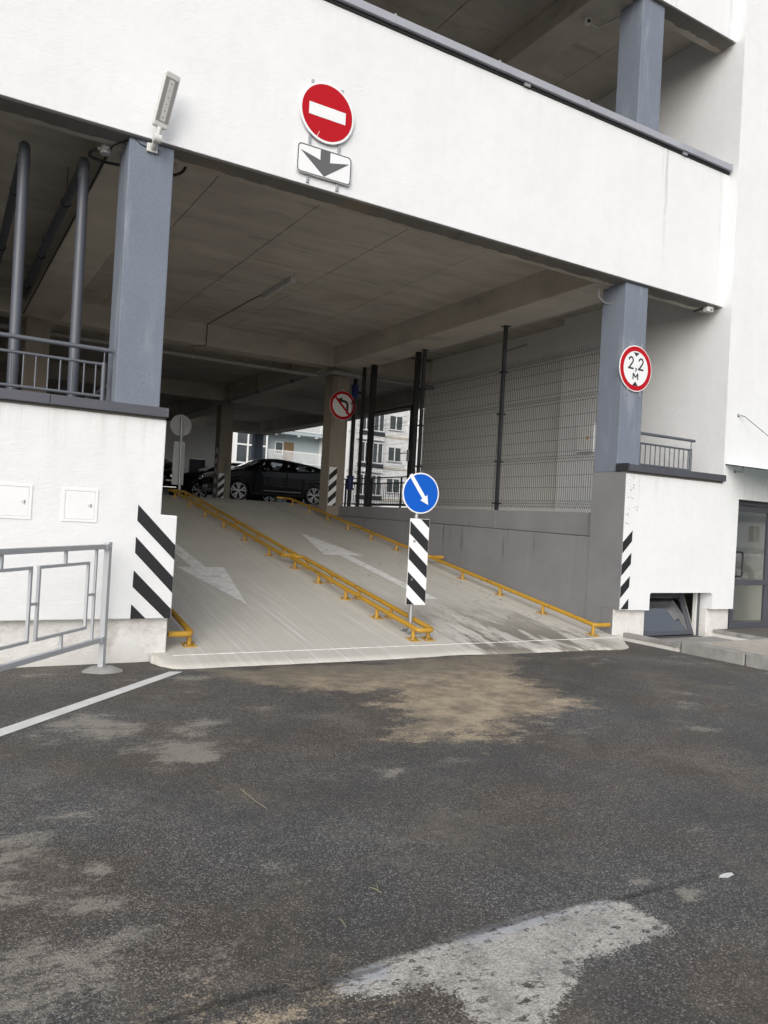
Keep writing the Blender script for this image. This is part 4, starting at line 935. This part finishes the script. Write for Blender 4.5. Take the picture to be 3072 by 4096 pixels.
# ================================================================== MESH FENCE AND GATE
FX = 9.15
def meshpanel(parent, y0, y1, ztop, zbot, folds, step=.05, name='wire_mesh'):
    m = MB(); n = int((y1-y0)/step); rad = .0023
    zs = [zbot]; 
    prof = [(zbot, 0)]
    for zf in sorted(folds): prof += [(zf-.05, 0), (zf, -.045), (zf+.05, 0)]
    prof += [(ztop, 0)]
    for i in range(n+1):
        y = y0+(y1-y0)*i/n
        for (za, oa), (zb, ob) in zip(prof, prof[1:]): m.bar((FX+oa, y, za), (FX+ob, y, zb), rad*2, rad*2, (0, 1, 0))
    hz = [(zf+d, o) for zf in folds for d, o in ((-.05, 0), (0, -.045), (.05, 0))]
    z = zbot+.16
    while z < ztop:
        if all(abs(z-zf) > .12 for zf in folds): hz.append((z, 0))
        z += .2
    for z, o in hz: m.bar((FX+o-.005, y0, z), (FX+o-.005, y1, z), .0045, .0045)
    return m.build(name, 'black_metal', parent, fix=False)
FOLD = (2.04, 2.80, 3.80, 4.52)
T = thing('mesh_fence', 'black welded mesh fence on the ledge above the grey wall', 'fence', (FX, 3.2, 1.905))
for y0, y1 in ((.56, 3.17), (3.25, 5.92)): meshpanel(T, y0, y1, 4.64, 1.96, FOLD)
def fpost(parent, y, w=.06, z1=5.369):
    p = MB().box(FX+.012, FX+.012+w, y-w/2, y+w/2, 1.905, z1).build('post', 'dark_metal', parent, bevel=.003)
    MB().box(FX-.03, FX+.11, y-.07, y+.07, z1-.012, z1).build('head_plate', 'dark_metal', p)
    for z in (2.04, 2.82, 3.71, 4.5): MB().box(FX-.02, FX+.04+w, y-w/2-.03, y+w/2+.03, z-.014, z+.014).build('clamp', 'black_metal', p)
for y in (3.21, 5.96): fpost(T, y)
T = thing('mesh_gate', 'black mesh gate with a lever handle closing the passage beside the inner column', 'gate', (FX, 7.3, 1.905))
for y, w in ((6.24, .10), (8.22, .12), (8.66, .07)):
    MB().box(FX+.012, FX+.012+w, y-w/2, y+w/2, 1.905, 5.369).build('post', 'black_metal', T, bevel=.003)
for y in (6.36, 8.08): MB().box(FX+.02, FX+.06, y-.03, y+.03, 1.95, 4.2).build('gate_frame', 'black_metal', T)
for z in (1.97, 4.18): MB().box(FX+.022, FX+.058, 6.33, 8.11, z-.025, z+.025).build('gate_frame', 'black_metal', T)
meshpanel(T, 6.40, 8.05, 4.15, 2.0, (2.04, 2.80, 3.80)); meshpanel(T, 6.30, 8.16, 4.64, 4.24, (4.52,)); meshpanel(T, 8.30, 8.62, 4.64, 1.96, FOLD); meshpanel(T, 8.70, 9.15, 4.64, 1.96, FOLD)
h = MB().box(FX-.01, FX+.02, 6.34, 6.40, 2.95, 3.2).build('lock_plate', 'galv', T); MB().tube([(FX-.01, 6.37, 3.12), (FX-.06, 6.38, 3.12), (FX-.06, 6.58, 3.12)], .010, 8).build('lever', 'galv', h)
T = thing('outer_railing', 'black railing at the far garage edge seen through the mesh gate', 'railing', (13.75, 14, 1.9))
for z in (2.15, 2.9, 3.1): MB().bar((13.75, 9.9, z), (13.75, 26, z), .04, .04).build('rail', 'black_metal', T)
for i in range(9): MB().bar((13.75, 10+2*i, 1.6), (13.75, 10+2*i, 3.1), .05, .05).build('post', 'black_metal', T)
m = MB()
for i in range(130): m.bar((13.75, 10+.122*i, 2.15), (13.75, 10+.122*i, 2.9), .014, .014)
m.build('baluster_row', 'black_metal', T)
T = thing('electrical_cabinet', 'pale electrical cabinet with a yellow warning triangle on the wall by the fence', 'cabinet', (11.1, 2.9, 3.16))
MB().box(11.06, 11.129, 2.68, 3.12, 3.16, 3.71).build('body', 'hatch', T, bevel=.006); fr = Frame((11.059, 2.84, 3.44), r=(0, -1, 0)); MB().prism([(-.04, -.035), (.04, -.035), (0, .04)], fr, 0, .001).build('warning_triangle', 'orange', T); m = MB(); stroke(m, [(.004, .022), (-.008, .0), (.006, -.002), (-.004, -.028)], .006, fr, .0012, .002); m.build('bolt_mark', 'sign_black', T)

# ================================================================== WING DETAILS: DOOR, BASEMENT WINDOW, CANOPY
dy = .02
D = MB().box(11.575, 11.66, dy-.03, dy+.05, .1, 2.27).box(11.66, 14.19, dy-.03, dy+.05, 2.19, 2.27).box(12.72, 12.80, dy-.03, dy+.05, .1, 2.19).box(14.1, 14.19, dy-.03, dy+.05, .1, 2.19).build('door_frame', 'coping', WG, bevel=.004)
LF = MB().box(11.67, 11.765, dy-.045, dy+.02, .11, 2.18).box(12.62, 12.71, dy-.045, dy+.02, .11, 2.18).box(11.765, 12.62, dy-.045, dy+.02, .11, .21).box(11.765, 12.62, dy-.045, dy+.02, 2.09, 2.18).box(11.765, 12.62, dy-.045, dy+.02, .84, .93).build('door_leaf', 'coping', WG, bevel=.004)
for z0, z1 in ((.21, .84), (.93, 2.09)): MB().add([(11.766, dy-.012, z0), (12.619, dy-.012, z0), (12.619, dy-.012, z1), (11.766, dy-.012, z1)], [(0, 1, 2, 3)]).build('pane', 'glass', LF)
for x0, x1 in ((12.80, 14.1),): MB().add([(x0, dy, .11), (x1, dy, .11), (x1, dy, 2.19), (x0, dy, 2.19)], [(0, 1, 2, 3)]).build('side_pane', 'glass', D)
MB().tube(bend([(11.72, dy-.045, 1.40), (11.72, dy-.13, 1.40), (11.80, dy-.14, 1.395), (11.80, dy-.14, 1.0), (11.72, dy-.13, .99), (11.72, dy-.045, .99)], .04), .016, 10).build('handle', 'black_metal', LF, smooth=True)
MB().lathe([(.018, 0), (.018, .01), (.012, .014)], (11.72, dy-.045, 1.17), (0, -1, 0), 12).build('lock', 'black_metal', LF)
box('threshold', 'kerb', WG, 11.575, 14.2, -.15, .06, .06, .101)
# basement hopper window, tilted inwards at the top
BW = MB().box(9.62, 9.68, .06, .12, -.05, .74).box(10.93, 11.0, .06, .12, -.05, .74).box(9.68, 10.93, .06, .12, -.05, .01).box(9.68, 10.93, .06, .12, .70, .74).build('basement_window', 'coping', WG, bevel=.004)
MB().box(10.895, 10.928, .058, .118, .01, .70).build('frame_seal', 'lamp_white', BW)
ta = R(22); hz_, hy_ = .02, .08
def tl(x, w, d): return (x, hy_+w*math.sin(ta)-d*math.cos(ta), hz_+w*math.cos(ta)+d*math.sin(ta))
def tbox(mb, x0, x1, w0, w1, d0, d1):
    return mb.add([tl(x, w, d) for d in (d0, d1) for x, w in ((x0, w0), (x1, w0), (x1, w1), (x0, w1))], [(0, 3, 2, 1), (4, 5, 6, 7), (0, 1, 5, 4), (1, 2, 6, 5), (2, 3, 7, 6), (3, 0, 4, 7)])
m = MB(); tbox(m, 9.69, 10.88, 0, .07, -.03, .03); tbox(m, 9.69, 10.88, .62, .69, -.03, .03); tbox(m, 9.69, 9.76, .07, .62, -.03, .03); tbox(m, 10.81, 10.88, .07, .62, -.03, .03)
SH = m.build('sash', 'coping', WG, bevel=.004); m = MB(); tbox(m, 9.761, 10.809, .071, .619, -.004, .004); m.build('pane', 'glass', SH)
m = MB(); tbox(m, 10.881, 10.90, 0, .69, -.025, .02); m.build('sash_seal', 'lamp_white', SH)
box('window_reveal', 'plinth', WG, 11.001, 11.045, -.058, .12, -.05, .46)
box('well_floor', 'kerb', WG, 9.17, 11.19, -.99, -.062, -.05, .004)
# glass canopy held by a rod
T = thing('glass_canopy', 'frosted glass door canopy hung from a steel rod on the white wing wall', 'canopy', (12.5, -.6, 2.78))
MB().add([(x_, y_, z_) for z2 in (0, .014) for x_, y_, z_ in ((11.16, -.162, 2.815+z2), (14.5, -.162, 2.815+z2), (14.5, -1.15, 2.665+z2), (11.16, -1.15, 2.665+z2))], [(0, 3, 2, 1), (4, 5, 6, 7), (0, 1, 5, 4), (1, 2, 6, 5), (2, 3, 7, 6), (3, 0, 4, 7)]).build('glass_sheet', 'glass_canopy', T)
MB().lathe([(.03, 0), (.03, .01), (.012, .014), (.012, .05)], (11.44, -.15, 3.65), (0, -1, 0), 12).build('wall_fixing', 'chrome', T)
MB().tube([(11.44, -.20, 3.65), (11.50, -.24, 3.63), (12.35, -.95, 2.72)], .008, 8).build('rod', 'chrome', T)
MB().lathe([(.028, 0), (.028, .01), (.012, .014), (.012, .06)], (11.42, -.15, 2.72), (0, -1, 0), 12).build('lower_fixing', 'chrome', T); MB().tube([(11.42, -.2, 2.72), (11.52, -.24, 2.72), (11.52, -.24, 2.80)], .010, 8).build('lower_arm', 'chrome', T)

# ================================================================== CARS
def make_car(label, x, y, z, rot, paint, hs=1., roofh=1.66, L=4.92, group=None):
    """local axes: nose at x=0, tail at x=L; the flank at -y faces the viewer when rot=0"""
    T = thing('parked_car', label, 'car', (0, 0, 0), group)
    W_ = .96; wb0, wb1 = .90, 3.85; wr = .375
    def arch(cx, r=.44, z0=.34): 
        a0 = math.asin((z0-wr)/r) if abs(z0-wr) < r else 0
        return [(cx+r*math.cos(a), wr+r*math.sin(a)) for a in [a0+(math.pi-2*a0)*i/10 for i in range(11)]]
    low = [(.10, .34)] + arch(wb0)[::-1] + arch(wb1)[::-1] + [(L-.12, .36), (L-.02, .55), (L, .80), (L-.05, 1.08), (L-.14, 1.27*hs), (L-.32, 1.31*hs), (3.9, 1.26*hs), (2.6, 1.215*hs), (1.35, 1.175*hs), (.75, 1.12*hs), (.28, 1.02*hs), (.06, .88*hs), (.0, .66), (.03, .45)]
    fr = Frame((0, 0, 0), r=(1, 0, 0), u=(0, 0, 1))      # normal points to -y
    body = MB().prism(low, fr, -W_, W_).build('body', paint, T, smooth=True, bevel=.07, seg=4)
    wheels = []
    xs = [1.05+(4.72-1.05)*i/30 for i in range(31)]
    rf = lambda q: interp(q, [1.05, 1.35, 1.75, 2.05, 2.4, 2.8, 3.3, 3.8, 4.3, 4.72], [1.12*hs, 1.32*hs, roofh*.93, roofh*.985, roofh, roofh*.995, roofh*.965, roofh*.91, roofh*.83, 1.27*hs])
    bl = lambda q: interp(q, [1.05, 2.6, 3.9, 4.72], [1.14*hs, 1.19*hs, 1.235*hs, 1.26*hs])
    v, f = [], []; npt = 9
    def sec(q):
        zt, zb = rf(q), bl(q); k = max(0, min(1, (zt-zb)/(roofh-1.2*hs))); yt = .90-.24*k
        return [(-.92, zb), (-.92+(.92-yt)*.5, zb+(zt-zb)*.5), (-yt, zt-.055*k), (-yt*.8, zt-.012*k), (0, zt+.01*k), (yt*.8, zt-.012*k), (yt, zt-.055*k), (.92-(.92-yt)*.5, zb+(zt-zb)*.5), (.92, zb)]
    for q in xs: v += [(q, a, b) for a, b in sec(q)]
    for i in range(30):
        for j in range(npt-1):
            qm = (xs[i]+xs[i+1])/2; side_ = j < 2 or j > 5
            if (side_ and qm > 4.2) or (not side_ and 1.95 < qm < 3.9): f.append((i*npt+j, (i+1)*npt+j, (i+1)*npt+j+1, i*npt+j+1))
    cab = MB().add(v, f).build('cabin', paint, T, smooth=True, fix=False)
    for cx_ in (2.1, 3.1):
        for sy in (-.38, .38): MB().lathe([(.05, 0), (.24, .05), (.25, .25), (.20, .42), (.12, .50), (.11, .62), (.02, .66)], (cx_, sy, .92*hs), (.15, 0, 1), 12).build('seat', 'trim', T, smooth=True)
    def flank(q, t, side, off=.006):
        s_ = sec(q); a, b = s_[0], s_[2]; return (q, side*(-1)*(a[0]+(b[0]-a[0])*t-off) if side < 0 else (a[0]+(b[0]-a[0])*t-off), a[1]+(b[1]-a[1])*t)
    for side in (1, -1):
        for q0, q1 in ((1.62, 2.68), (2.74, 3.66), (3.72, 4.18)):
            vs, fs = [], []; n = 10
            for i in range(n+1):
                q = q0+(q1-q0)*i/n; top = interp(q, [1.62, 1.95, 3.3, 4.18], [.16, .86, .84, .22]); vs += [flank(q, .06, side), flank(q, max(.1, top), side)]
            for i in range(n): fs.append((2*i, 2*i+2, 2*i+3, 2*i+1))
            MB().add(vs, fs).build('side_window', 'glass_car', cab, fix=False)
        def band_(q0, q1, t0, t1, n=16, off=.004):
            vs, fs = [], []
            for i in range(n+1):
                q = q0+(q1-q0)*i/n; vs += [flank(q, t0(q) if callable(t0) else t0, side, off), flank(q, t1, side, off)]
            for i in range(n): fs.append((2*i, 2*i+2, 2*i+3, 2*i+1))
            return MB().add(vs, fs).build('pillar', paint, cab, fix=False)
        topf = lambda q: max(.1, interp(q, [1.62, 1.95, 3.3, 4.18], [.16, .86, .84, .22]))-.01
        band_(1.3, 4.21, topf, 1., 30); band_(1.1, 4.21, 0., .07); band_(2.66, 2.76, .05, .95, 3, .008); band_(3.64, 3.74, .05, .9, 3, .008); band_(1.1, 1.63, 0., 1., 6); band_(4.16, 4.24, 0., 1., 2)
        for q0, q1 in ((1.50, 2.69), (2.73, 3.60)):
            vs, fs = [], []; na, nb = 10, 12
            for i in range(na+1):
                for j in range(nb+1):
                    q = q0+(q1-q0)*i/na; zz = .40+(1.14*hs-.40)*j/nb; u = j/nb
                    yy = .962+.022*math.sin(math.pi*u)+(.018 if u > .72 else .018*max(0, (u-.60)/.12))-.02*max(0, .25-u)*4
                    vs.append((q, -side*yy, zz))
            for i in range(na):
                for j in range(nb): k = i*(nb+1)+j; fs.append((k, k+nb+1, k+nb+2, k+1))
            MB().add(vs, fs).build('door', paint, T, smooth=2, fix=True)
        tp = [flank(q, interp(q, [1.60, 1.95, 3.3, 4.22], [.16, .90, .88, .24]), side, .010) for q in [1.60+2.62*i/20 for i in range(21)]]
        MB().tube(tp, .012, 6).build('chrome_trim', 'chrome', cab); MB().tube([flank(1.6+2.62*i/10, .03, side, .010) for i in range(11)], .007, 6).build('chrome_trim', 'chrome', cab)
        MB().box(1.75, 1.95, *sorted((side*-.95, side*-1.12)), 1.14*hs, 1.28*hs).build('mirror', paint, T, smooth=True, bevel=.04, seg=3)
        MB().box(wb0+.47, wb1-.47, *sorted((side*-.93, side*-.985)), .28, .36).build('sill', 'trim', T, bevel=.02)
        MB().box(wb0+.95, wb1-.55, *sorted((side*-.955, side*-.972)), .43, .452).build('sill_trim', 'chrome', T)
        for q in (2.48, 3.48): MB().box(q-.10, q+.10, *sorted((side*-.95, side*-.99)), .985*hs, 1.012*hs).build('door_handle', paint, T, bevel=.01)
        for q in (1.50, 2.71, 3.62): MB().box(q-.004, q+.004, *sorted((side*-.9605, side*-.9625)), .40, 1.15*hs).build('door_gap', 'trim', T)
        for cx in (wb0, wb1):
            a_o, a_i = arch(cx, .475, .34), arch(cx, .435, .34); m = MB()
            for i in range(10): m.prism([a_i[i], a_o[i], a_o[i+1], a_i[i+1]], Frame((0, 0, 0), r=(1, 0, 0), u=(0, 0, 1)), side*W_-.02, side*W_+.018)
            m.build('arch_trim', 'trim', T)
            w = MB().lathe([(.285, -.125), (.345, -.125), (.372, -.09), (.376, 0), (.372, .09), (.345, .115), (.287, .115), (.275, .05), (.05, .04)], (cx, -side*.85, wr), (0, -side, 0), 40).build('wheel', 'tyre', T, smooth=True)
            MB().lathe([(.275, .02), (.284, .10), (.276, .106), (.262, .06), (.05, .055)], (cx, -side*.85, wr), (0, -side, 0), 40).build('rim', 'rim_dark', w, smooth=True)
            sf = Frame((cx, -side*.85, wr), r=(side, 0, 0), u=(0, 0, 1)); m = MB()
            for k in range(5):
                for dd in (-.16, .16):
                    an = 2*math.pi*k/5+.3; a1 = an+dd*.4; a2 = an+dd*1.35
                    p0 = Vector((math.cos(a1), math.sin(a1)))*.05; p1 = Vector((math.cos(a2), math.sin(a2)))*.272; nn2 = Vector((-math.sin(a2), math.cos(a2)))
                    m.prism([tuple(p0-nn2*.012), tuple(p1-nn2*.030), tuple(p1+nn2*.030), tuple(p0+nn2*.012)], sf, .075, .098)
            m.ring(circle(.283, 40), circle(.268, 40), sf, .08, .106); m.prism(circle(.05, 20), sf, .06, .095); m.build('spokes', 'rim', w)
    # windscreen and rear glass
    for q0, q1 in ((1.12, 1.98), (3.9, 4.66)):
        vs, fs = [], []; n = 8
        for i in range(n+1):
            q = q0+(q1-q0)*i/n; s_ = sec(q); yy = abs(s_[3][0])*1.02
            vs += [(q, -yy, s_[3][1]+.012), (q, 0, s_[4][1]+.012), (q, yy, s_[5][1]+.012)]
        for i in range(n): fs += [(3*i, 3*i+3, 3*i+4, 3*i+1), (3*i+1, 3*i+4, 3*i+5, 3*i+2)]
        MB().add(vs, fs).build('windscreen' if q0 < 2 else 'rear_window', 'glass_car', cab, fix=False)
    for sy in (-1, 1):
        MB().box(.02, .26, *sorted((sy*.52, sy*.90)), .74*hs+.04, .86*hs+.04).build('headlamp', 'lampglass', T, bevel=.03, seg=3)
        MB().box(L-.10, L-.01, *sorted((sy*.45, sy*.9)), .95, 1.07).build('tail_lamp', 'redlamp', T, bevel=.02)
    MB().box(-.012, .05, -.38, .38, .58, .80).build('grille', 'trim', T, bevel=.02); MB().box(-.03, -.012, -.26, .26, .43, .54).build('number_plate', 'plate', T)
    MB().box(-.02, .02, -.75, .75, .36, .40).build('bumper_trim', 'chrome', T, bevel=.008)
    T.location = (x, y, z); T.rotation_euler = (0, 0, rot)
    return T
MAT['glass_car'] = glass('car_window_glass', (.30, .32, .33), .15)
make_car('black coupe suv with bright alloy wheels parked sideways behind the ramp top', 8.58, 18.93, 2.0, 0, 'car_black')
make_car('black car facing the ramp, left of the inner striped column', 6.95, 19.6, 2.0, R(78), 'car_black', .93, 1.46, group='dark cars parked deep in the garage')
make_car('dark car at the far left, half hidden behind the sign post', 5.3, 20.6, 2.0, R(82), 'car_grey', .93, 1.46, group='dark cars parked deep in the garage')
make_car('dark hatchback parked behind the black coupe suv', 8.3, 22.6, 2.0, 0, 'car_grey', 1., 1.62, group='dark cars parked deep in the garage')

# ================================================================== BUILDINGS BEHIND
def window(parent, x0, x1, y, z0, z1, mid=True, fm='facade_white', depth=.12):
    fr = Frame(((x0+x1)/2, y, (z0+z1)/2)); w, h = x1-x0, z1-z0; q = lambda a, b: [(-a/2, -b/2), (a/2, -b/2), (a/2, b/2), (-a/2, b/2)]
    f = MB().ring(q(w, h), q(w-.16, h-.16), fr, 0, .05)
    if mid: f.prism([(-.05, -h/2+.08), (.05, -h/2+.08), (.05, h/2-.08), (-.05, h/2-.08)], fr, 0, .049)
    f = f.build('window', fm, parent); MB().prism(q(w-.16, h-.16), fr, .005, .012).build('pane', 'pane_far', f)
    MB().prism([(-w/2-.06, -h/2-.06), (w/2+.06, -h/2-.06), (w/2+.06, -h/2), (-w/2-.06, -h/2)], fr, 0, .10).build('sill', 'galv', f)
MAT['pane_far'] = surf('far_window_pane', (.06, .07, .075), .12, 0, .5, .8, .1, 3, 0)
WB = thing('apartment_block', 'white apartment block with framed windows seen through the mesh gate', 'building', (36, 56, 0))
box('wall', 'facade_white', WB, 32.3, 48, 52, 62, 0, 30)
for k in range(7):
    z = 4.12+2.85*k
    for x in (35.65, 39.2, 42.6): window(WB, x, x+1.42, 51.995, z, z+1.35)
    for x in (32.45, 33.75):
        window(WB, x, x+1.1, 51.50, z-.35, z+1.5, True)
    bb = box('balcony', 'facade_white', WB, 32.32, 34.95, 51.51, 51.99, z-1.15, z-.36); box('balcony_strip', 'dark_metal', bb, 32.32, 34.95, 51.44, 51.49, z-.75, z-.42)
    box('storey_strip', 'facade_beige', WB, 35.0, 48, 51.96, 51.995, z-.75, z-.55)
GB = thing('balcony_building', 'blue grey building with white balcony railings behind the black car', 'building', (30, 61, 0))
box('wall', 'facade_grey', GB, 26.9, 33.0, 59.4, 66, 0, 22)
for k in range(5):
    z = 3.0+3.0*k+.35
    s_ = box('balcony_slab', 'facade_grey', GB, 26.6, 33.0, 57.9, 59.39, z-.28, z)
    for x in (27.1, 29.4, 31.2): box('downlight', 'lamp_white', s_, x, x+.25, 57.95, 58.2, z-.42, z-.281)
    for zz in (z+.12, z+1.15): MB().bar((26.6, 58, zz), (33, 58, zz), .06, .06).build('rail', 'facade_white', s_)
    m = MB()
    for i in range(58): m.bar((26.6+.11*i, 58, z+.12), (26.6+.11*i, 58, z+1.15), .035, .035)
    m.build('baluster_row', 'facade_white', s_)
    window(GB, 27.75, 28.6, 59.38, z+.9, z+2.1, False); box('brown_door', 'wood_door', GB, 28.63, 29.65, 59.33, 59.395, z, z+2.1)
GT = thing('glazed_tower', 'glazed stair tower with white mullions left of the blue grey building', 'building', (24.5, 61, 0))
box('pier', 'facade_white', GT, 20.2, 23.6, 58.4, 64, 0, 22); box('back', 'facade_beige', GT, 23.6, 26.58, 61, 64, 0, 22)
for x in (23.6, 24.7, 25.6, 26.5): box('mullion', 'facade_white', GT, x, x+.14, 58.4, 58.6, 0, 22)
for k in range(12): box('transom', 'facade_white', GT, 23.75, 26.5, 58.42, 58.58, 1.1+1.65*k, 1.24+1.65*k)
for k in range(11):
    for x0, x1 in ((23.75, 24.69), (24.85, 25.59), (25.75, 26.49)): box('pane', 'pane_far', GT, x0, x1, 58.48, 58.50, 1.25+1.65*k, 2.74+1.65*k)
# block across the yard, mirrored in the glass door
OB = thing('opposite_block', 'white apartment block across the yard mirrored in the glass door', 'building', (45, -40, 0))
box('wall', 'facade_white', OB, 22, 75, -46, -34, 0, 15)
def owindow(x, z):
    fr = Frame((x, -33.99, z), r=(-1, 0, 0)); q = lambda a, b: [(-a/2, -b/2), (a/2, -b/2), (a/2, b/2), (-a/2, b/2)]
    f = MB().ring(q(1.8, 1.6), q(1.6, 1.4), fr, 0, .05).prism([(-.06, -.7), (.06, -.7), (.06, .7), (-.06, .7)], fr, 0, .049).build('window', 'facade_white', OB); MB().prism(q(1.6, 1.4), fr, .005, .012).build('pane', 'pane_far', f)
for k in range(5):
    for i in range(13): owindow(25+3.8*i, 2.2+2.8*k)
    box('band', 'facade_grey', OB, 22, 75, -33.99, -33.96, .4+2.8*k, 1.0+2.8*k)
make_car('silver car across the yard mirrored in the glass door', 23.5, -9.0, 0, R(60), 'car_silver', 1., 1.5)

# ================================================================== SMALL LITTER ON THE ASPHALT
def straw(label, pts):
    T = MB()
    for i, pl in enumerate(pts): T.tube([(x, y, .005+.004*j) for j, (x, y) in enumerate(pl)], .0013, 5)
    tag(T.build('straw_stalk', 'straw', None), label, 'straw', 'dry straw stalks on the asphalt')
straw('forked dry straw stalk on the asphalt left of centre', [[(1.68, -4.31), (1.66, -4.2), (1.65, -4.08), (1.64, -4.0)], [(1.65, -4.06), (1.665, -3.98)]])
straw('short bent straw stalk on the asphalt near the picture centre', [[(1.77, -5.38), (1.76, -5.35), (1.74, -5.33)], [(1.765, -5.36), (1.785, -5.31)]])
straw('small straight straw stalk above the pale cement patch', [[(1.51, -5.49), (1.50, -5.56)]])
tag(MB().add([(3.31, -5.905, .005), (3.35, -5.925, .005), (3.41, -5.915, .005), (3.42, -5.895, .005), (3.38, -5.885, .005), (3.34, -5.89, .005)], [(0, 1, 2, 3, 4, 5)]).build('paint_blot', 'paint_white', GROUND), None)
